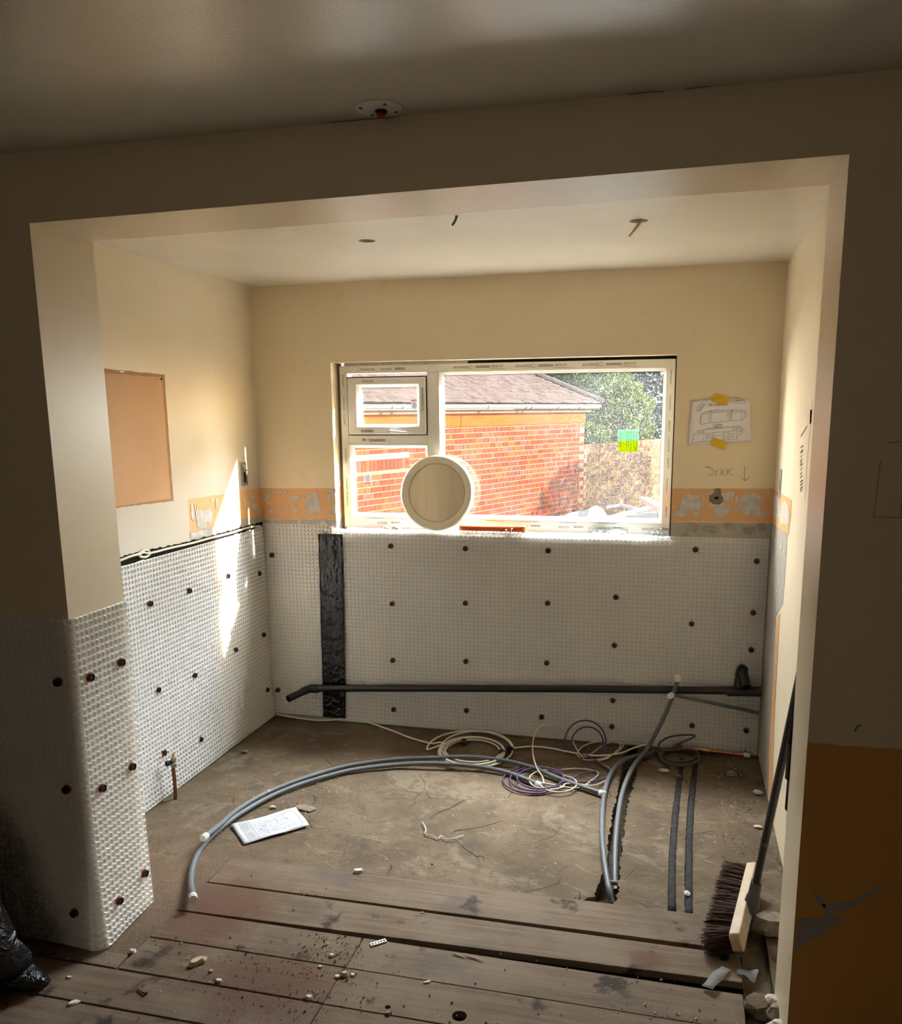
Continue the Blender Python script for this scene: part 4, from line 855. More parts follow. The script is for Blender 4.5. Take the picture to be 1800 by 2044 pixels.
# what shows through the milky sheets: cream and grey wall patches behind them
MAT_BEHIND = [(-.42, -.17, .03, .80, 'cream_patch'), (.135, .215, .02, .60, 'cream_patch'), (1.86, 2.02, .40, .52, 'cement')]
for x0, x1, z0, z1, mt in MAT_BEHIND: patch('old_paint_patch', [(x0, z0), (x1, z0), (x1, z1), (x0, z1)], M[mt], wall_back, on_back, .001, .05, .006)
for u, v, r in ((1450,1150,.030),(1382,1150,.024),(1191,1255,.026),(1193,1110,.024),(1195,1140,.022),(1320,1142,.026),(1290,1142,.022),(1010,1138,.024)):
    p = bk(u, v, D); patch('plaster_dab', blob(p.x, p.z, r, r*.85, 18, .12, int(u)), M['cream_patch'], wall_back, on_back, .0025, .02, .001)
patch('old_paint_patch', [(1.55, .02), (2.10, .02), (2.10, .75), (1.75, .80), (1.55, .70)], M['cream_patch'], wall_left, on_left, .001, .05, .006)
patch('old_paint_patch', [(1.60, .80), (1.75, .80), (1.75, 1.07), (1.60, 1.07)], M['orange'], wall_left, on_left, .001, .05, .006)
patch('cement_patch', [(.34, .80), (1.2, .80), (1.55, .88), (1.55, 1.07), (.34, 1.07)], M['cement'], wall_left, on_left, .0008, .05, .006)
# black flashing tape over the joint of the two sheets
n, m_ = 10, 60; vs = []
xa = lambda z: -.111-.015*(1-z/1.05); xb = lambda z: .028-.018*(1-z/1.05)
for j in range(m_+1):
    z = .022+(1.058-.022)*j/m_
    for i in range(n+1):
        a = i/n; x = xa(z)+(xb(z)-xa(z))*a; f = .35+.65*max(0, (z-.45)/.6); rid = .008*f*abs(math.sin(a*9+fbm(a*2, z, 4, 3)*4)) + .003*f*fbm(x, z, 2, 28)
        vs.append((x, D-OUT-.0055-rid-.001*math.cos(z/SP*2*PI)-.003*(1 if .55 < a < .62 else 0)-max(0, .13-z)*.055, z+.004*(fbm(a, 1, 3, 4) if j in (0, m_) else 0)))
mb = MB().add(vs, [(j*(n+1)+i, j*(n+1)+i+1, (j+1)*(n+1)+i+1, (j+1)*(n+1)+i) for j in range(m_) for i in range(n)])
o = mb.build('flashing_tape', M['flash_tape'], smooth=True, label='wide glossy black tape running down the joint of the dimpled sheets', category='tape'); sd = o.modifiers.new('thick', 'SOLIDIFY'); sd.thickness = .0015

# ================================================================ THINGS ON THE SILL
mc = Vector((.5415, 2.150, 1.0845+.198)); tilt = math.radians(9)
mirror = empty('round_mirror', mc, (-tilt, 0, 0), label='round mirror with a painted tan reflection in a cream frame leaning on the window', category='mirror')
R_ = .198
MB().lathe([(.150, -.004), (.154, .006), (.160, .007), (.172, .012), (.188, .010), (.196, .002), (R_, -.012), (.190, -.020), (.15, -.020)], (0, 0, 0), (0, -1, 0), 64).build('mirror_rim', M['mirror_frame'], mirror, SM)
MB().lathe([(0, -.018), (.158, -.018), (.158, 0), (.0, 0)], (0, 0, 0), (0, -1, 0), 64).build('mirror_glass', M['mirror'], mirror, SM)
MB().lathe([(.150, .0005), (.1515, .0015), (.1535, .0005)], (0, 0, 0), (0, -1, 0), 64, False).build('gold_line', M['tan_edge'], mirror, SM)
sz_ = 1.0872
mb = MB(); mb.tube(spline([(.665, 2.150, sz_+.016), (.80, 2.150, sz_+.0155), (.93, 2.150, sz_+.017), (1.005, 2.148, sz_+.018)], 6), [.0165]*10+[.017]*5+[.018]*3+[.019], 12)
mb.v = [(x, y, max(z, sz_+.001)) for x, y, z in mb.v]
ot = empty('orange_tube', (.83, 2.15, sz_), label='bright orange plastic sleeve lying on the sill right of the mirror', category='tube'); o = mb.build('sleeve', M['orange_plastic'], ot, smooth=True); o.matrix_parent_inverse = Matrix.Translation((-.83, -2.15, -sz_))
mb = MB(); mb.box((.990, 2.132, sz_+.0), (1.012, 2.172, sz_+.033)); o = mb.build('sleeve_end', M['orange_plastic'], ot); o.matrix_parent_inverse = Matrix.Translation((-.83, -2.15, -sz_)); bevel(o, .005)
mt = Matrix.Translation((.925, 2.118, sz_-.002)) @ Matrix.Rotation(.35, 4, 'Y')
mb = MB(); mb.box((-.016, -.010, 0), (.016, .010, .003), mt); mb.box((.010, -.010, 0), (.013, .010, .030), mt); mb.box((-.016, -.010, 0), (-.013, .010, .014), mt)
mb.build('metal_clip', M['steel'], label='small bent grey metal clip in front of the orange sleeve', category='clip')
def jar(x, y, r, label, fill, seed):
    e = empty('glass_jar', (x, y, sz_-.001), label=label, category='jar', group='glass jars of screws on the sill')
    MB().lathe([(r*.86, 0), (r, .004), (r*1.0, .026), (r*.96, .029), (r*1.02, .032), (r*1.02, .037), (r*.95, .037), (r*.92, .030), (r*.94, .006), (0, .005)], (0, 0, 0), (0, 0, 1), 28).build('jar_glass', M['jar_glass'], e, SM)
    rr = random.Random(seed); mb = MB()
    for k in range(46):
        a = rr.uniform(0, 6.28); q = r*.78*math.sqrt(rr.random()); c = Vector((q*math.cos(a), q*math.sin(a), .007+rr.random()*.014)); d = Vector((rr.uniform(-1, 1), rr.uniform(-1, 1), rr.uniform(-.3, .3))).normalized()*.008
        mb.tube([c-d, c+d*.8, c+d], [.001, .0014, .0028], 5)
    mb.build('screw_heap', M[fill], e, kind='stuff'); return e
jar(1.375, 2.158, .043, 'glass jar of dark screws, leftmost of the three on the sill', 'zinc', 1); jar(1.478, 2.152, .050, 'wider glass jar of pale fixings, middle of the three on the sill', 'label_white', 2); jar(1.675, 2.150, .046, 'glass jar of screws by the right window jamb', 'zinc', 3)
for i, (x, lb) in enumerate(((1.512, 'bent metal bracket poking up out of the middle jar'), (1.682, 'small bright metal bracket lying on the right hand jar'))):
    mt = Matrix.Translation((x, 2.145, sz_+.034)) @ Matrix.Rotation(.5-i, 4, 'Z') @ Matrix.Rotation(.4, 4, 'Y'); mb = MB().box((-.010, -.004, 0), (.010, .004, .002), mt); mb.box((.008, -.004, 0), (.010, .004, .018), mt); mb.build('metal_bracket', M['steel'], label=lb, category='bracket')
for i, (x, y, s_) in enumerate([(.250, 2.165, .016), (.268, 2.15, .012), (.300, 2.16, .020), (.322, 2.15, .014), (.335, 2.16, .009)]):
    mb = MB().lathe([(0, 0), (s_, .002), (s_*.8, s_*.7), (0, s_*.9)], (x, y, sz_-.001), (.15, .1, 1), 7); mb.v = [(a+.004*fbm(a, b2, c, 90), b2, c) for a, b2, c in mb.v]
    mb.build('plaster_flake', M['plaster'], label=('pale', 'small', 'largest', 'round', 'tiny')[i]+' torn plaster flake on the sill, '+('leftmost of five', 'second from the left', 'middle of five', 'second nearest the mirror', 'nearest the mirror')[i], category='plaster flake', group='plaster flakes on the left of the sill')

# ================================================================ PIPES
def capfit(par, loc, d, r=.0145, name='end_cap'):
    return MB().lathe([(r*.75, 0), (r, .003), (r, .010), (r*.82, .011), (r*.82, .014), (r*1.02, .015), (r*1.02, .021), (r*.80, .022), (r*.80, .025), (r*.95, .026), (r*.9, .032), (0, .034)], loc, d, 18).build(name, M['white_plastic'], par, SM)
waste = empty('waste_pipe', (-.17, 2.065, .19), label='long black waste pipe running along the back wall with an open elbow', category='pipe'); wi = Matrix.Translation((.17, -2.065, -.19))
def wpart(name, mb, mat='black_plastic', par=waste):
    o = mb.build(name, M[mat], par, SM)
    if par is waste: o.matrix_parent_inverse = wi
    return o
pa, pb = Vector((-.155, 2.068, .196)), Vector((2.04, 2.068, .342)); dirp = (pb-pa).normalized()
wpart('long_pipe', MB().tube([pa, pa.lerp(pb, .33)+Vector((0, 0, .004)), pa.lerp(pb, .66)+Vector((0, 0, .005)), pb], .0195, 20))
wpart('pipe_clip_band', MB().lathe([(.0202, 0), (.0202, .003)], pa.lerp(pb, .617)+Vector((0, 0, .0045)), dirp, 20))
tc = Vector((2.105, 2.066, .343))
wpart('tee_fitting', MB().lathe([(.0235, -.075), (.0245, -.06), (.0235, -.055), (.0235, .05), (.0255, .052), (.0255, .082), (.0235, .084)], tc, dirp, 22))
st = Vector((2.100, 2.085, .452)); se = hit(1491, 1372, 1, 1.955)
wpart('tee_branch', MB().lathe([(.0235, 0), (.0235, .05)], (2.085, 2.075, .345), (.02, .12, 1), 18)); wpart('swept_collar', MB().tube(spline([(2.088, 2.070, .37), (2.088, 2.072, .42), (2.094, 2.066, .455), (2.10, 2.05, .452)], 6), [.022]*6+[.024]*7+[.025]*6, 16))
def open_tube(a, b, ro, ri, seg=20):
    a, b = Vector(a), Vector(b); L = (b-a).length; return MB().lathe([(0, L-.06), (ri, L-.06), (ri, L), (ro, L), (ro, 0), (0, 0)], a, b-a, seg)
sd_ = (se-st).normalized(); wpart('upper_stub', open_tube(Vector((2.10, 2.055, .448)), se, .0205, .0178))
e0 = Vector((-.168, 2.064, .194)); em = hit(575, 1395, 1, 1.93)
wpart('elbow_socket', MB().lathe([(.0245, -.012), (.0245, .028), (.0225, .03), (.0225, .038)], e0, dirp, 20)); wpart('elbow_bend', MB().tube(spline([(-.150, 2.066, .196), (-.178, 2.060, .194), (-.195, 2.045, .190), em.lerp(Vector((-.195, 2.05, .191)), .78)], 6), .0225, 18))
stub = wpart('open_stub', open_tube(Vector((-.19, 2.05, .191)), em, .0195, .0168)); 
mid = Vector((-.19, 2.05, .191)).lerp(em, .62); d_ = (em-Vector((-.19, 2.05, .191))).normalized(); sdv = d_.cross(Vector((0, 0, 1))).normalized()
mb = MB(); 
for sgn in (-1, 1):
    q = [mid+d_*a+(Vector((0, 0, 1))*math.cos(t)+sdv*math.sin(t)*1)*.0201 for a in (-.03, .03) for t in (.7, 1.2, 1.7)]
mb.add(q, [(0, 1, 4, 3), (1, 2, 5, 4), (3, 4, 1, 0), (4, 5, 2, 1)]); mb.build('stub_label', M['label_white'], stub)
# supply pipes: two long grey arcs over the floor, each with white ends
def floor_path(pts, z, lift=None): return spline([fl(u, v, z if lift is None else lift[i]) for i, (u, v) in enumerate(pts)], 9)
def grey_pipe(label, path, r=.0108):
    o0 = Vector(path[0]); e = empty('grey_pipe', o0, label=label, category='pipe', group='grey plastic supply pipes'); o = MB().tube([Vector(p)-o0 for p in path], r, 12).build('pipe_run', M['grey_pipe'], e, smooth=SM); return e, o0
PA = floor_path([(412,1668),(440,1645),(475,1616),(530,1584),(600,1556),(690,1530),(780,1517),(855,1513),(940,1511),(1010,1519),(1065,1533),(1110,1552),(1160,1570),(1196,1582)], .011, [.05,.034,.022,.016,.014,.013,.016,.026,.028,.022,.016,.012,.011,.011])
e, o0 = grey_pipe('upper grey plastic pipe arcing over the floor under the purple coil', PA); capfit(e, Vector(PA[0])-o0, Vector(PA[0])-Vector(PA[1])); capfit(e, Vector(PA[-1])-o0, Vector(PA[-1])-Vector(PA[-2]))
PB = floor_path([(385,1788),(381,1758),(387,1722),(405,1688),(437,1656),(480,1624),(540,1590),(610,1562),(700,1538),(790,1527),(870,1524),(950,1530),(1005,1540),(1045,1554),(1070,1564)], .011, [.035,.014,.012,.012,.012,.012,.012,.012,.012,.013,.022,.018,.012,.011,.011])
e, o0 = grey_pipe('lower grey plastic pipe curving forward to a white cap on the boards', PB); capfit(e, Vector(PB[0])-o0, Vector(PB[0])-Vector(PB[1])); capfit(e, Vector(PB[-1])-o0, Vector(PB[-1])-Vector(PB[-2]))
mb = MB().lathe([(.0125, 0), (.0125, .010)], Vector(fl(535, 1582, .016))-o0, (1, .45, 0), 14); mb.build('clear_collar', M['clear_tape'], e)
PC = [fl(1221,1803,-.03), fl(1214,1768,.004), fl(1205,1710,.012), fl(1201,1650,.012), fl(1205,1590,.013), fl(1217,1548,.018), fl(1238,1522,.026), fl(1262,1511,.024), fl(1290,1506,.004), fl(1310,1500,-.03)]
e, o0 = grey_pipe('left of two grey pipes looping over the trench edge', spline(PC, 9))
PD = [fl(1229,1778,-.045), fl(1227,1745,-.03), fl(1228,1690,-.015), fl(1233,1630,.004), fl(1244,1575,.02), fl(1265,1528,.04), hit(1290,1497,1,1.99), hit(1316,1450,1,2.015), hit(1334,1410,1,2.028), hit(1343,1385,1,2.028), hit(1350,1365,1,2.028), hit(1352,1358,1,2.028)]
e, o0 = grey_pipe('right grey pipe rising from the trench to a white cap over the waste pipe', spline(PD, 9)); capfit(e, hit(1352,1360,1,2.028)-o0, (0, 0, 1), .0155)
tj = hit(1343,1387,1,2.026); MB().tube([tj-o0+Vector((0, 0, 0)), hit(1430,1405,1,2.045)-o0, hit(1513,1423,1,2.07)-o0], .009, 10).build('side_branch', M['grey_pipe'], e, smooth=SM); capfit(e, hit(1341,1387,1,2.018)-o0, (-.35, -.9, .05), .0145)
p = fl(1222,1762,-.01); MB().lathe([(.009, -.022), (.009, .018), (.014, .018), (.014, .026), (0, .027)], p, (-1, -.25, .15), 14).build('pipe_bung', M['grey_pipe'], label='grey disc ended bung between the pipes in the trench', category='bung')
# copper and brass in the corner
cp0 = empty('copper_pipe', fl(1375, 1497, .012), label='copper pipe with brass valve and white cap in the right corner', category='pipe'); o0 = cp0.location.copy()
ca, cb = Vector((1.83, 2.085, .02)), Vector((2.125, 2.070, .016)); dd = (cb-ca).normalized()
MB().tube([ca-o0, cb-o0], .0075, 12).build('pipe_run', M['copper'], cp0, SM); MB().lathe([(.009, 0), (.012, .004), (.012, .016), (.010, .018), (.010, .030), (.0135, .032), (.0135, .046), (.010, .048), (.010, .064), (.012, .066), (.012, .076), (.008, .078)], ca-o0+dd*.055, dd, 12).build('brass_valve', M['brass'], cp0, SM)
MB().tube([ca-o0+dd*.085, ca-o0+dd*.09+Vector((0, -.018, -.004)), ca-o0+dd*.095+Vector((0, -.03, -.008))], [.006, .007, .004], 8).build('valve_lever', M['black_plastic'], cp0); capfit(cp0, cb-o0, dd, .0135); MB().lathe([(.014, 0), (.014, .03), (.0, .032)], ca-o0-dd*.03, dd, 12).build('dark_collar', M['dull_copper'], cp0, SM)
tp0 = Vector((-.385, 1.035, 0)); e = empty('stub_tap', tp0, label='tarnished copper pipe stub with a small valve by the left sheet', category='pipe')
MB().tube(spline([(0, 0, -.02), (.003, 0, .07), (.001, 0, .14), (.004, 0, .155)], 5), .0085, 12).build('pipe_run', M['dull_copper'], e, SM)
vb = MB().lathe([(.012, 0), (.0135, .004), (.0135, .018), (.011, .02), (.011, .030), (.0125, .032), (.0125, .044), (.008, .046)], (.004, 0, .148), (.05, 0, 1), 12).build('valve_body', M['zinc'], e, SM); MB().lathe([(.005, .0), (.005, .006), (.0065, .008), (.0065, .014), (.003, .016), (.003, .022), (0, .023)], (.006, 0, .193), (.05, 0, 1), 10).build('brass_spindle', M['brass'], e, SM)
MB().lathe([(.010, 0), (.0105, .026), (.013, .026), (.013, .034), (.009, .034), (.009, .02), (0, .02)], (.004, 0, .172), (-.5, -.85, 0), 14).build('side_outlet', M['black_plastic'], e, SM)
# foam-lagged pipes in the two chases
for lb, pts in (('left of two dark lagged pipes sunk in narrow floor chases', [(925,300),(930,470),(908,640),(885,800),(875,1000),(864,1200),(860,1600)]), ('right of two dark lagged pipes sunk in narrow floor chases', [(1062,320),(1057,420),(1036,600),(1020,780),(1010,1000),(1006,1300),(1004,1630)])):
    pp = [fl(1140+a/4.286, 1440+b2/4.286, 0) for a, b2 in pts]; o0 = pp[0].copy(); e = empty('lagged_pipe', o0, label=lb, category='pipe')
    MB().tube([q-o0+Vector((0, 0, -.026)) for q in spline(pp, 6)], .0195, 10).build('foam_lagging', M['foam'], e, smooth=True)
    if 'left' in lb:
        q = fl(1140+912/4.286, 1440+462/4.286, -.004)-o0; MB().lathe([(.021, -.008), (.021, .008)], q-Vector((0, 0, .016)), (.1, 1, 0), 14).build('pipe_collar', M['zinc'], e); MB().lathe([(.007, 0), (.007, .02), (0, .022)], q+Vector((0, .05, -.01)), (.1, .9, .3), 8).build('red_tip', M['red_wire'], e)
p = fl(1371, 1783, .0); o = MB().lathe([(.011, 0), (.012, .001), (.011, .0022), (0, .0025)], (0, 0, 0), (0, 0, 1), 14).build('white_disc', M['white_plastic'], label='small white plastic disc on the right lagged pipe', category='disc'); o.location = p; o.rotation_euler = (.3, .3, 0)

# ================================================================ CABLES
def ell(cu, cv, a, b, t0, t1, n, z=.006, tilt=0., zf=None):
    out = []
    for k in range(n):
        t = t0+(t1-t0)*k/(n-1); du, dv = a*math.cos(t), b*math.sin(t); u = cu+du*math.cos(tilt)-dv*math.sin(tilt); v = cv+du*math.sin(tilt)+dv*math.cos(tilt); out.append(fl(u, v, z if zf is None else zf(k/(n-1))))
    return out
def cable(name, path, r, mat, label, cat='cable', per=7, extra=()):
    o0 = Vector(path[0]); e = empty(name, o0, label=label, category=cat); MB().tube([q-o0 for q in spline(path, per)], r, 7).build('cable_run', M[mat], e, smooth=True)
    return e, o0
# white twin cable from the back left corner, taped into a coil and on to the trench
wc = [fl(547,1420,.012), fl(560,1427,.006), fl(600,1434,.006), fl(640,1438,.006), fl(690,1436,.006), fl(730,1441,.006), fl(775,1456,.006), fl(820,1473,.006), fl(860,1484,.006), fl(880,1482,.008)]
for k in range(5): wc += ell(943+(0,2,-2,3,-1)[k], 1500+(0,-2,1,-3,-1)[k], 55+(0,6,11,3,9)[k], 23+(0,3,6.5,1.5,5)[k], PI*1.15, PI*3.15, 14, .006+.004*k)
wc += ell(938, 1496, 85, 37, PI*1.0, PI*2.75, 14, .008) + ell(952, 1494, 72, 34, PI*.85, PI*1.95, 10, .016) + [fl(1024,1493,.008), fl(1060,1490,.006), fl(1095,1493,.006), fl(1130,1500,.006), fl(1170,1507,.006), fl(1205,1508,.006), fl(1240,1503,.008), fl(1262,1494,.02), fl(1290,1487,.03), fl(1318,1489,.01)]
e, o0 = cable('white_cable', wc, .0048, 'white_cable', 'white cable from the back left corner taped into a coil')
for (u, v, dx, dy, L) in ((926, 1481, 1, .12, .022), (1003, 1503, .7, -.7, .03), (1018, 1496, .5, -.6, .02)): MB().lathe([(.017, -L/2), (.018, 0), (.017, L/2)], fl(u, v, .012)-o0, (dx, dy, 0), 10).build('tape_band', M['black_tape'], e, SM)
# thin cream cable looping over to the purple coil
cc = [fl(1086,1566,.006), fl(1082,1550,.012), fl(1070,1530,.03)]+[hit(u, v, 1, yy) for u, v, yy in ((1063,1500,1.78),(1066,1470,1.88),(1078,1452,1.95),(1098,1447,1.98),(1120,1456,2.0),(1140,1476,2.0))]+[fl(1152,1497,.02), fl(1162,1510,.008), fl(1178,1506,.006), fl(1200,1490,.01), fl(1225,1478,.02), fl(1243,1476,.02), fl(1244,1488,.012), fl(1225,1505,.008), fl(1195,1516,.006), fl(1165,1516,.006), fl(1152,1505,.008), fl(1165,1489,.012), fl(1195,1480,.014), fl(1228,1481,.014), fl(1238,1490,.010), fl(1215,1512,.007), fl(1195,1520,.006), fl(1215,1533,.006), fl(1219,1546,.006), fl(1205,1560,.006), fl(1180,1568,.008)]
cc += ell(1096, 1556, 40, 20, .4, 4.9, 11, .012) + ell(1115, 1564, 36, 17, 5.0, 9.5, 11, .014) + [fl(1150,1573,.008), fl(1180,1558,.006), fl(1194,1545,.006), fl(1185,1538,.006), fl(1150,1534,.006), fl(1120,1536,.010)]
cable('cream_cable', cc, .0037, 'cream_cable', 'thin cream cable looping up and tangled with the purple one')
# purple cable: flat coil in front, upright loops behind
pc = []
for k in range(3): pc += ell(1066+k*6, 1556-k*1.5, 62-k*8, 27-k*3, .3, .3+2*PI, 15, .006+.006*k)
pc += [fl(1135,1558,.012), fl(1160,1545,.008), fl(1190,1538,.006), fl(1170,1526,.008)]
lo = []
for k in range(2):
    for t in np.linspace(PI*.65, PI*2.55, 15):
        lo.append(hit(1168+k*4+(41-9*k)*math.cos(t), 1481+3*k+(43-10*k)*math.sin(t), 1, 1.98+.05*math.sin(-t)))
lo = [Vector((q.x, q.y, max(q.z, .006))) for q in lo]
pc += lo + [fl(1195,1522,.008), fl(1214,1535,.006), fl(1222,1540,.006), fl(1210,1553,.006), fl(1180,1560,.006), fl(1150,1560,.008), fl(1128,1550,.012), fl(1098,1537,.018)]
cable('purple_cable', pc, .0041, 'purple_cable', 'purple cable in a flat coil and upright loops near the trench')
pc2 = [fl(1135,1487,.012), fl(1150,1497,.01), fl(1168,1508,.01), fl(1172,1495,.012), fl(1185,1487,.012), fl(1210,1485,.012), fl(1235,1497,.010), fl(1255,1510,-.02)]
cable('purple_cable', pc2, .0030, 'purple_cable', 'short purple cable tail running into the trench head')
gc = []
for k in range(5): gc += ell(1356+(0,-2,2,-1,1)[k], 1511+(0,-3,1,-4,-1)[k], 33+(0,4,7,2,6)[k], 13+(0,2,4,.5,3)[k], .2, .2+2*PI, 14, .006+.004*k)
gc += [fl(1392,1500,.03), fl(1370,1495,.03), fl(1335,1498,.03), hit(1314,1492,1,2.04), hit(1322,1478,1,2.06), hit(1345,1469,1,2.07), hit(1378,1467,1,2.07), hit(1386,1470,1,2.07), hit(1370,1478,1,2.06), hit(1350,1487,1,2.05), hit(1338,1497,1,2.03)]
e, o0 = cable('grey_cable', gc, .0050, 'grey_cable', 'dark grey cable coiled at the top of the lagged pipes'); 
MB().tube([fl(1326,1521,.008)-o0, fl(1334,1530,.008)-o0], .007, 8).build('cable_end', M['grey_cable'], e)
# white cable and loop in the wall chase, chopped tail in the socket box
def cw(u, v, o=.008): return hit(u, v, 0, XL+o)
chain = [cw(244,1117), cw(262,1110), cw(276,1106), cw(285,1099), cw(295,1098), cw(298,1106), cw(290,1112), cw(278,1110), cw(285,1103), cw(300,1104), cw(340,1094), cw(380,1085), cw(420,1074), cw(460,1064), cw(500,1052), cw(520,1050)]
cable('chased_cable', [Vector((XL+.006, .70, 1.098))] + chain, .0055, 'white_cable', 'white cable lying in the dark chase above the left sheet')
bx = hit(487, 946, 0, XL); e = empty('socket_box', bx, label='open grey metal socket box in the left wall near the corner', category='socket box')
mb = MB(); hw, hh = .040, .038; ring_ = [(-.036, -.062), (.036, -.062), (.036, .062), (-.036, .062)]
mb.add([(.002, a, b2) for a, b2 in ring_] + [(.002, a*.86, b2*.92) for a, b2 in ring_] + [(.0006, a*.86, b2*.92) for a, b2 in ring_], [(k, (k+1) % 4, 4+(k+1) % 4, 4+k) for k in range(4)] + [(4+k, 4+(k+1) % 4, 8+(k+1) % 4, 8+k) for k in range(4)])
mb.build('box_rim', M['steel'], e); MB().box((.0005, -.032, -.058), (.0012, .032, .058)).build('box_inside', M['zinc'], e)
MB().tube(spline([(.001, -.02, .055), (.012, -.012, .035), (.014, .012, .018)], 5), .004, 7).build('cut_cable', M['white_cable'], e, smooth=True); MB().box((.001, -.006, -.045), (.006, .012, .01)).build('box_slot', M['void'], e)

# ================================================================ CEILING FITTINGS
rc = Vector((1.05, -.075, HC)); e = empty('ceiling_rose', rc, label='round white ceiling rose plate with a broken red middle', category='ceiling rose')
MB().lathe([(.058, 0), (.056, -.004), (.040, -.006), (0, -.006)], (0, 0, 0), (0, 0, 1), 32).build('rose_plate', M['white_plastic'], e, SM)
for a, r in ((.6, .042), (2.3, .040), (3.7, .043), (5.4, .041)): MB().lathe([(.004, -.0058), (.004, -.008), (0, -.0082)], (r*math.cos(a), r*math.sin(a), 0), (0, 0, 1), 8).build('rose_screw', M['dull_copper'], e)
mb = MB(); mb.lathe([(.014, -.005), (.015, -.010), (.009, -.016), (0, -.017)], (.004, .008, 0), (.1, 0, 1), 9); mb.build('broken_core', M['dark'], e)
mb = MB(); mb.box((-.004, -.004, -.020), (.010, .006, -.010)); mb.tube([(.004, 0, -.012), (.016, -.012, -.022), (.024, -.016, -.020)], .0025, 6); mb.build('red_connector', M['red_wire'], e)
pw = [hit(911, 428, 1, .82), hit(910, 436, 1, .83), hit(907, 443, 1, .84), hit(903, 449, 1, .85)]
top = Vector((pw[0].x, pw[0].y+.01, HA)); cable('hanging_wire', [top]+pw, .0045, 'grey_cable', 'short dark wire hanging from the alcove ceiling by the lintel', 'wire')
d2 = Vector((DL[1][0], DL[1][1], HA)); o = MB().tube(spline([d2+Vector((.018, 0, .012)), d2+Vector((0, -.01, -.015)), d2+Vector((-.03, -.03, -.055))], 5), [.006]*8+[.004]*3, 8).build('cut_cable', M['white_cable'], smooth=True, label='pale cable end poking out of the right ceiling hole', category='cable')

# ================================================================ PAPERS
def sheet_paper(name, quad, nx, ny, zf, label, thick=.0006, mat='paper'):
    """quad: four corners bl, br, tr, tl"""
    q = [Vector(p) for p in quad]; f = lambda a, b: (q[0]*(1-a)*(1-b)+q[1]*a*(1-b)+q[2]*a*b+q[3]*(1-a)*b)
    vs = [f(i/nx, j/ny)+zf(i/nx, j/ny) for j in range(ny+1) for i in range(nx+1)]
    o = MB().add(vs, [(j*(nx+1)+i, j*(nx+1)+i+1, (j+1)*(nx+1)+i+1, (j+1)*(nx+1)+i) for j in range(ny) for i in range(nx)]).build(name, M[mat], smooth=True, label=label, category='paper')
    sd = o.modifiers.new('thick', 'SOLIDIFY'); sd.thickness = thick; sd.offset = -1
    return o, (lambda a, b, h: f(a, b)+zf(a, b))
zfl = lambda a, b: Vector((0, 0, .002+.006*a*(math.sin(a*7+b*2)*.5+.5)+.003*math.sin(b*5+a*3)**2))
pf, pm = sheet_paper('paper_plan', [fl(487, 1686), fl(617, 1649), fl(590, 1615), fl(461, 1647)], 18, 10, zfl, 'creased white printed plan lying on the concrete floor')
up = lambda nrm: (lambda a, b, h: pm(a, b, 0)+Vector(nrm)*.0012)
def subdiv(ls, k=8): return [[tuple(Vector(p).lerp(Vector(q), t/k)) for p, q in zip(l, l[1:]) for t in range(k)]+[l[-1]] for l in ls]
def fstroke(lines, wd): 
    mb = MB()
    for l in subdiv(lines):
        for a, b2 in zip(l, l[1:]):
            P0, P1 = pm(*a, 0)+Vector((0, 0, .0014)), pm(*b2, 0)+Vector((0, 0, .0014)); d = P1-P0
            if d.length < 1e-6: continue
            nr = Vector((-d.y, d.x, 0)).normalized()*wd/2; mb.add([P0+nr, P0-nr, P1-nr, P1+nr], [(0, 1, 2, 3)])
    return mb
L = [[(.10, .04), (.10, .93), (.24, .96)], [(.24, .03), (.24, .97)], [(.10, .48), (.24, .48)], [(.93, .10), (.93, .80)], [(.62, .55), (.62, .80)], [(.66, .80), (.90, .92), (.90, .80)], [(.33, .30), (.60, .30)], [(.36, .62), (.58, .66)], [(.70, .62), (.80, .62)], [(.45, .18), (.70, .20)], [(.40, .40), (.40, .12)]]
r_ = random.Random(4)
for k in range(60): a, b2 = r_.uniform(.27, .80), r_.uniform(.15, .8); L.append([(a, b2), (a+r_.uniform(-.05, .05), b2+r_.uniform(-.05, .05))])
for k in range(10): L.append([(.12, .10+k*.033), (.12+r_.uniform(.06, .11), .10+k*.033)]); L.append([(.12, .55+k*.034), (.12+r_.uniform(.05, .11), .55+k*.034)])
fstroke(L, .0013).build('printed_lines', M['ink'], pf)
fstroke([[(.70+k*.026, .045), (.715+k*.026, .05)] for k in range(8)] + [[(.34, .38), (.345, .41)], [(.38, .52), (.385, .54)], [(.405, .52), (.41, .54)], [(.43, .52), (.435, .54)]], .004).build('printed_title', M['marker'], pf)
zw = lambda a, b: Vector((0, -.004-.010*(abs(a-.45)**2)*2.2-.003*math.sin(a*4)*b, .012*math.sin(PI*a)*b+0))
Yp = D-.001
pw_, pm2 = sheet_paper('paper_sketch', [bk(1374, 888, Yp), bk(1499, 880, Yp), bk(1496, 799, Yp), bk(1382, 802, Yp)], 14, 10, zw, 'white hand drawn kitchen sketch taped to the wall right of the window', mat='paper_bright')
def sketch(lines, wd):
    mb = MB()
    for l in subdiv(lines, 4):
        for a, b2 in zip(l, l[1:]):
            P0, P1 = pm2(*a, 0)+Vector((0, -.0012, 0)), pm2(*b2, 0)+Vector((0, -.0012, 0)); d = P1-P0
            if d.length < 1e-6: continue
            nr = Vector((-d.z, 0, d.x)).normalized()*wd/2; mb.add([P0+nr, P0-nr, P1-nr, P1+nr], [(0, 1, 2, 3)])
    return mb
def sp(*pts): return [((a-165)/1430, (1205-b2)/1010) for a, b2 in pts]
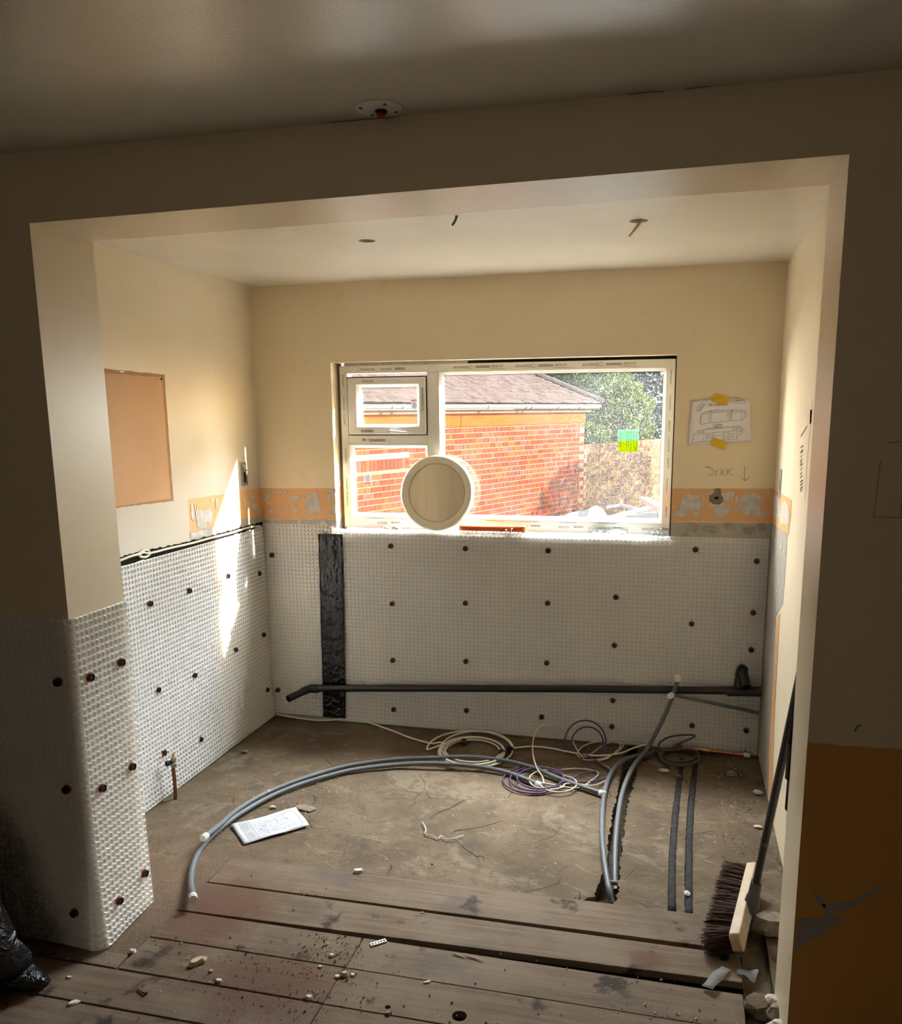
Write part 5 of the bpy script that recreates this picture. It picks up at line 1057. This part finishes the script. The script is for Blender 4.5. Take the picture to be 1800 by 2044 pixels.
S = [sp((410,520),(605,515),(605,735),(405,742),(410,520),(500,480),(660,472),(605,515)), sp((655,510),(1095,495),(1085,712),(650,735),(655,510),(740,470),(1180,455),(1095,495)), sp((1180,455),(1140,490),(1130,660),(1085,712)), sp((1145,495),(1395,490),(1385,700),(1135,710),(1145,495)), sp((1395,490),(1465,450),(1450,650),(1385,700)), sp((1180,455),(1465,450)), sp((500,480),(830,440)),
     sp((265,970),(1275,945),(1260,1130),(255,1160),(265,970)), sp((265,970),(365,890),(1370,855),(1275,945)), sp((1370,855),(1360,1010),(1260,1130)), sp((515,965),(505,1155)), sp((580,965),(570,1155)), sp((720,960),(720,1060)), sp((580,1005),(720,1003)), sp((580,1040),(970,1035)), sp((580,1080),(700,1080)), sp((970,955),(960,1140)), sp((1095,950),(1085,1135)), sp((970,990),(1095,985)), sp((960,1060),(1090,1055)), sp((960,1105),(1085,1100)), sp((1100,1020),(1260,1010)), sp((370,910),(505,905),(500,940),(360,940)), sp((1180,880),(1285,878),(1280,915),(1175,920),(1180,880)), sp((530,860),(1370,830)),
     sp((750,820),(890,812)), sp((1300,970),(1480,905)), sp((1400,850),(1395,1030)), sp((1485,490),(1510,560),(1490,650)), sp((395,550),(385,720)), sp((1060,520),(1040,640))]
for (cu, cv, a, b2, tl_) in ((1290, 235, 185, 65, .06), (405, 320, 160, 50, -.75)): S.append(sp(*[(cu+a*math.cos(t)*math.cos(tl_)-b2*math.sin(t)*math.sin(tl_), cv+a*math.cos(t)*math.sin(tl_)+b2*math.sin(t)*math.cos(tl_)) for t in np.linspace(0, 2*PI, 18)]))
S += [sp((330,390),(450,280)), sp((350,455),(470,320)), sp((380,380),(460,300))]
sketch(S, .0011).build('sketch_lines', M['ink'], pw_)
def on_sheet_text(s_, a, b2, size): 
    p0 = pm2(a, b2, 0); link('handwriting', text_mesh(s_, size, Matrix.Translation((p0.x, p0.y-.0016, p0.z)) @ RX, 'handwriting'), M['ink'], pw_)
on_sheet_text('RE SURVEY', .45, .86, .017); on_sheet_text('LOWER', .455, .41, .012); on_sheet_text('2800 mm', .47, .355, .010); on_sheet_text('+ 2400mm', .79, .965-.005, .011); on_sheet_text('600', .70, .13, .010)
def tape_strip(pts, par, y):
    MB().prism(jag(pxb(*pts), .02, .0006), .0008, lambda a, b2, h: Vector((a, y-h, b2))).build('tape_strip', M['yellow_tape'], par)
tape_strip([(1425.5,786),(1456,794),(1452,809),(1419,801)], pw_, D-.010); tape_strip([(1423,872),(1450,883),(1446,899),(1417,885)], pw_, D-.008)

# ================================================================ BROOM, TAPE ENDS, BAG
bc = Vector((2.030, .62, .066)); ax = Vector((.088, .47, .012)).normalized(); out_ = Vector((-1, .16, -.30)); out_ = (out_-ax*out_.dot(ax)).normalized(); side_ = ax.cross(out_).normalized()
B = Matrix((( ax.x, out_.x, side_.x, bc.x), (ax.y, out_.y, side_.y, bc.y), (ax.z, out_.z, side_.z, bc.z), (0, 0, 0, 1)))
broom = empty('broom', (2.03, .62, 0), label='wooden brush head broom with black handle leaning by the right jamb', category='broom'); bi = Matrix.Translation((-2.03, -.62, 0))
def bpart(name, mb, mat, smooth=False, par=broom, **t):
    o = mb.build(name, M[mat], par, smooth, **t)
    if par is broom: o.matrix_parent_inverse = bi
    return o
HL, HWd, HT = .235, .030, .030
prof = [(-HL, -.018), (-HL+.012, -.028), (HL-.012, -.028), (HL, -.018), (HL, .018), (HL-.012, .028), (-HL+.012, .028), (-HL, .018)]
mb = MB(); n = len(prof); vs = [B @ Vector((a, y, b2*1.15)) for y in (-.022, .012) for a, b2 in prof]; mb.add(vs, [tuple(range(n-1, -1, -1)), tuple(range(n, 2*n))] + [(i, (i+1) % n, n+(i+1) % n, n+i) for i in range(n)])
o = bpart('brush_head', mb, 'wood_pale'); bevel(o, .004)
r_ = np.random.default_rng(3); mb = MB()
for k in range(2600):
    a, c_ = r_.uniform(-HL+.008, HL-.008), r_.uniform(-.024, .024); Lb = .085+r_.uniform(-.008, .008); sp_x = a*.10+r_.normal()*.008; sp_z = c_*.55+r_.normal()*.006
    p0, p1 = Vector((a, .010, c_)), Vector((a+sp_x, .010+Lb, c_+sp_z)); w_ = .0011; q = Vector((w_, 0, 0)) if k % 2 else Vector((0, 0, w_))
    P = [B @ v for v in (p0-q, p0+q, p1+q*.6, p1-q*.6)]
    P = [Vector((v.x, v.y, max(v.z, .004))) for v in P]; mb.add(P, [(0, 1, 2, 3)])
bpart('bristles', mb, 'bristle', kind='stuff')
h0 = B @ Vector((-.02, -.026, 0)); h2 = hit(1567, 1490, 1, .42); h2 = h0+(h2-h0)*1.55; hd_ = (h2-h0).normalized(); h1 = h0+hd_*.085
mb = MB().tube([B @ Vector((-.02, -.012, 0)), h0+hd_*.012, h0+hd_*.05, h0+hd_*.055, h1+hd_*.03], [.030, .027, .022, .019, .0175], 14); bpart('handle_socket', mb, 'grey_cable', SM)
mb = MB(); mb.box((-.10, -.0235, -.020), (.06, -.0215, .020), B); bpart('socket_plate', mb, 'clear_tape')
bpart('handle', MB().tube([h1, h2], .0125, 14), 'black_plastic', SM); bpart('handle_joint', MB().lathe([(.0132, 0), (.0132, .012)], h0.lerp(h2, .27), hd_, 14), 'grey_cable')
e = B @ Vector((-HL-.002, .03, -.005)); bpart('end_bung', MB().lathe([(.015, 0), (.015, .02), (.011, .02), (.010, .006), (0, .006)], Vector((e.x, e.y, .024)), (-.1, -1, .1), 14), 'black_rubber', SM)
def ribbon(name, c0, c1, w0, w1, zs, mat, label, cat='tape', n=8):
    c0, c1 = Vector(c0), Vector(c1); d = (c1-c0).normalized(); nr = Vector((-d.y, d.x)); vs = []
    for i in range(n+1):
        t = i/n; c = c0.lerp(c1, t); wd = (w0+(w1-w0)*t)/2; z = zs(t); wob = .003*math.sin(t*9); vs += [(c.x+nr.x*wd, c.y+nr.y*wd, z+wob), (c.x-nr.x*wd, c.y-nr.y*wd, z-wob+.004*math.sin(t*5))]
    o = MB().add(vs, [(2*i, 2*i+1, 2*i+3, 2*i+2) for i in range(n)]).build(name, M[mat], smooth=True, label=label, category=cat); sd = o.modifiers.new('thick', 'SOLIDIFY'); sd.thickness = .0008; return o
a, b2 = fl(1450, 1933, .014), fl(1411, 1972, .012)
ribbon('clear_tape_strip', (a.x, a.y), (b2.x, b2.y), .030, .036, lambda t: .016+.002*math.sin(t*3), 'tape_film', 'shiny clear tape strip hanging over the gap below the broom')
a, b2 = fl(1470, 1938, .016), fl(1510, 1950, .016)
ribbon('white_tape_strip', (a.x, a.y), (b2.x, b2.y), .016, .058, lambda t: .015+.006*t, 'tape_film', 'torn white tape strip to the right of the broom')
# black bin bag at the left edge
n, m_ = 48, 30; vs = []; C0 = Vector((-.47, -.40, .0))
for j in range(m_+1):
    ph = PI*j/m_
    for i in range(n):
        th = 2*PI*i/n; d = Vector((math.sin(ph)*math.cos(th), math.sin(ph)*math.sin(th), math.cos(ph)))
        r = 1+.10*fbm(d.x*1.5, d.y*1.5, d.z*1.5, 1.6)+.16*abs(MN.noise(d*3.2))
        lobe = math.exp(-((th-(.38)) % (2*PI) if ((th-.38) % (2*PI)) < PI else (2*PI-(th-.38) % (2*PI)))**2/.05)*math.exp(-((ph-2.05)/.42)**2)
        x = d.x*.34*r*(1+.42*lobe); y = d.y*.30*r*(1+.35*lobe); z = .30+d.z*.36*r
        if z < .16: x *= 1.06; y *= 1.05
        vs.append(C0+Vector((x, y, max(z, .003+.004*abs(MN.noise(d*9))))))
fs = [(j*n+i, j*n+(i+1) % n, (j+1)*n+(i+1) % n, (j+1)*n+i) for j in range(m_) for i in range(n)]
MB().add(vs, [f[::-1] for f in fs]).build('bin_bag', M['bag'], smooth=True, label='crumpled black bin bag at the left edge of the boards', category='bag')

bag = bpy.data.objects['bin_bag']; tip = fl(90, 1970, .012); mb = MB(); r_ = random.Random(5)
path = [Vector((-.30, -.27, .085)), Vector((-.20, -.235, .07)), Vector((-.12, tip.y-.01, .05)), Vector((tip.x-.035, tip.y, .03)), Vector((tip.x, tip.y, .020))]
mb.tube(spline(path, 4), [.085-.0042*k for k in range(17)], 14)
mb.v = [(x+.010*fbm(x, y, z, 14), y+.010*fbm(y, z, x, 14), max(.002, z*.9+.012*fbm(z, x, y, 16))) for x, y, z in mb.v]
mb.build('bag_tail', M['bag'], bag, smooth=True)

# ================================================================ RUBBLE AND DUST ON THE FLOOR
def chunk(name, loc, s, mat, label, cat='rubble', seed=0, rot=0., group=None):
    r = random.Random(seed); mb = MB(); vs = []; sx, sy, sz2 = s
    ringn = 7
    for k, (f, h) in enumerate(((.9, 0), (1.0, .35), (.75, .95))):
        for i in range(ringn): a = 2*PI*i/ringn+r.uniform(-.2, .2); q = f*(1+r.uniform(-.22, .22)); vs.append((q*sx*math.cos(a), q*sy*math.sin(a), sz2*(h+r.uniform(-.12, .12) if k else 0)))
    fs = [(k*ringn+i, k*ringn+(i+1) % ringn, (k+1)*ringn+(i+1) % ringn, (k+1)*ringn+i) for k in range(2) for i in range(ringn)]; fs += [tuple(range(ringn-1, -1, -1)), tuple(range(2*ringn, 3*ringn))]
    mb.add(vs, fs); o = mb.build(name, M[mat], label=label, category=cat, group=group); o.location = loc; o.rotation_euler = (0, 0, rot); return o
def ch(u, v, s, mat, label, sd, name='plaster_chunk', rot=0., z=.0): chunk(name, fl(u, v, z), s, mat, label, 'rubble', sd, rot)
ch(716, 1742, (.020, .014, .014), 'plaster', 'pale pointed plaster chunk on the joint before the concrete', 1, rot=.3)
ch(393, 1924, (.030, .013, .016), 'wood_pale', 'long brown wood offcut lying on the boards before the pier', 2, 'wood_offcut', .9)
ch(437, 1959, (.012, .008, .008), 'plaster', 'small white plaster chip by the red dust patch', 3)
ch(421, 1940, (.007, .006, .007), 'pink_board', 'small pinkish crumb behind the white plaster chip', 4)
ch(687, 1948, (.013, .009, .014), 'pink_board', 'squarish pinkish stone on the board end joint', 5)
ch(673, 1951, (.010, .007, .007), 'plaster', 'pale flake left of the squarish stone', 6); ch(704, 1948, (.009, .006, .007), 'plaster', 'pale flake right of the squarish stone', 7)
ch(662, 1909, (.009, .007, .008), 'plaster', 'pale stone chip behind the brick dust', 8); ch(639, 1931, (.010, .006, .006), 'pink_board', 'curved pinkish chip on the edge of the brick dust', 9)
ch(617, 1994, (.011, .009, .012), 'pink_board', 'brownish stone at the front of the brick dust', 10); ch(852, 1961, (.014, .005, .004), 'plaster', 'thin curved cream sliver lying alone on the front board', 11, rot=.6)
ch(146, 2003, (.018, .011, .006), 'plaster', 'white flat plaster flake in front of the bin bag', 12, rot=.7); ch(138, 1952, (.010, .006, .006), 'plaster', 'tiny pale chip behind the bin bag tail', 13)
ch(265, 1900, (.012, .010, .009), 'plaster', 'pale crumbs cluster at the pier foot', 14); ch(488, 1501, (.020, .013, .010), 'mortar', 'dark lump of mortar near the left of the concrete', 15)
ch(545, 1612, (.016, .010, .008), 'plaster', 'pale chip lying behind the paper plan', 16); ch(609, 1613, (.045, .030, .006), 'mortar', 'reddish flat crust of mortar behind the paper corner', 17)
ch(462, 1624, (.014, .010, .006), 'cement', 'grey chip beside the supply pipe', 18); ch(775, 2024, (.010, .008, .008), 'mortar', 'round crumb in front of the small bored hole', 19); ch(843, 1824, (.008, .007, .007), 'mortar', 'round crumb stuck in the gap between the boards', 20)
ch(1460, 1548, (.026, .016, .020), 'mortar', 'grey lump of plaster at the right wall foot', 21); ch(1512, 1584, (.020, .013, .016), 'plaster', 'pale lump by the right wall further forward', 22); ch(1325, 1540, (.026, .012, .012), 'plaster', 'pale hooked chunk left of the lagged pipe', 23)
ch(1533, 1856, (.062, .040, .050), 'mortar', 'large rough grey stone behind the broom', 24, 'stone'); ch(1512, 1650, (.018, .012, .004), 'plaster', 'white flake near the broom handle', 25); ch(1165, 1462, (.03, .018, .014), 'mortar', 'broken concrete lump at the trench head', 26)
ch(1510, 2015, (.045, .05, .030), 'conc', 'rough concrete lump at the end of the boards by the jamb', 27, 'stone', z=-.02)
# bent screw, perforated strip, slivers of wood, tangle of thread
mb = MB().tube([(0, 0, .004), (.018, .0, .005), (.040, .004, .006)], [.0022, .0025, .0028], 6); mb.lathe([(.006, 0), (.006, .003), (0, .004)], (.040, .004, .006), (1, .1, .1), 8); o = mb.build('loose_screw', M['dull_copper'], label='brown loose screw lying on the boards left of centre', category='screw'); o.location = fl(275, 1976, 0); o.rotation_euler = (0, 0, -.5)
e = empty('perforated_strip', fl(755, 1882, .002), (0, 0, .72), label='small white perforated plastic strip on the boards', category='plastic strip')
mb = plate([(-.027, -.008), (.027, -.008), (.027, .008), (-.027, .008)], [[(x-.0035, -.004), (x+.0035, -.004), (x+.0035, .004), (x-.0035, .004)] for x in (-.02, -.01, 0, .01, .02)], 0, lambda x, y: .003, .003); mb.build('strip_body', M['white_plastic'], e)
for i, (u0, v0, u1, v1) in enumerate(((903, 1903, 930, 1912), (925, 1906, 965, 1918))): MB().tube([fl(u0, v0, .004), fl((u0+u1)/2, (v0+v1)/2, .003), fl(u1, v1, .004)], [.0015, .0025, .001], 5).build('wood_sliver', M['dull_copper'], label=('short' if i == 0 else 'longer')+' dark wood sliver lying on the front boards', category='sliver')
th = [fl(843,1640,.004), fl(850,1655,.006), fl(848,1664,.003), fl(862,1668,.005), fl(875,1674,.003), fl(880,1668,.006), fl(890,1675,.003), fl(905,1674,.005), fl(925,1668,.003)]
MB().tube(spline(th, 6), .0022, 5).build('torn_string', M['plaster'], smooth=True, label='crooked bit of pale string lying on the concrete', category='string')
# uncountable crumbs
r_ = np.random.default_rng(11)
def crumbs(name, mat, spots, label, smin=.0012, smax=.005):
    V = []; F = []
    for (cx, cy, rx, ry, k) in spots:
        for _ in range(k):
            x, y = cx+r_.normal()*rx, cy+r_.normal()*ry; s_ = smin+(smax-smin)*r_.random()**2.5; b0 = len(V)
            if not ((XL+.03 < x < XR-.03 and .63 < y < D-.03) or (x > .02 and x < 2.0 and 0 < y <= .63) or (y < -.03 and -2 < x < 4)): continue
            p = r_.normal(size=(5, 3))*s_*.25; sh = np.array([(1, 0, 0), (-.5, .8, 0), (-.5, -.8, 0), (.2, .1, 1.), (0, 0, -.3)])*s_+p; V += [tuple(q+np.array([x, y, s_*.2+.001])) for q in sh]
            F += [(b0, b0+1, b0+3), (b0+1, b0+2, b0+3), (b0+2, b0, b0+3), (b0, b0+2, b0+4), (b0+1, b0, b0+4), (b0+2, b0+1, b0+4)]
    me = bpy.data.meshes.new(name); me.from_pydata(V, [], F); me.update(); return link(name, me, M[mat], label=label, category='debris', kind='stuff')
crumbs('dust_crumbs', 'plaster', [(.2, 1.25, .12, .10, 260), (.16, 1.05, .10, .08, 160), (.85, .02, .10, .10, 160), (.25, .0, .15, .06, 140), (2.05, 1.5, .06, .25, 130), (1.85, .1, .12, .06, 110), (1.0, .9, .6, .7, 260), (.6, -.05, .3, .1, 150)], 'pale plaster crumbs scattered over the floor')
M['brick_grit'] = plain('brick_grit', (.34, .155, .11), .95, .1)
crumbs('dust_crumbs', 'brick_grit', [(.62, -.05, .12, .09, 260), (.75, .06, .10, .06, 130), (.2, .25, .15, .15, 50)], 'red brick crumbs in the dusty patch on the boards', .001, .0042)
crumbs('dust_crumbs', 'mortar', [(2.08, 1.6, .05, .25, 380), (1.3, 2.02, .10, .04, 300), (.4, 2.08, .3, .02, 200), (1.65, 1.9, .06, .08, 140), (.7, .17, .06, .04, 120), (1.0, .8, .7, .8, 400), (2.05, 1.0, .05, .3, 150)], 'grey mortar grit scattered along the walls and trench', .0012, .006)
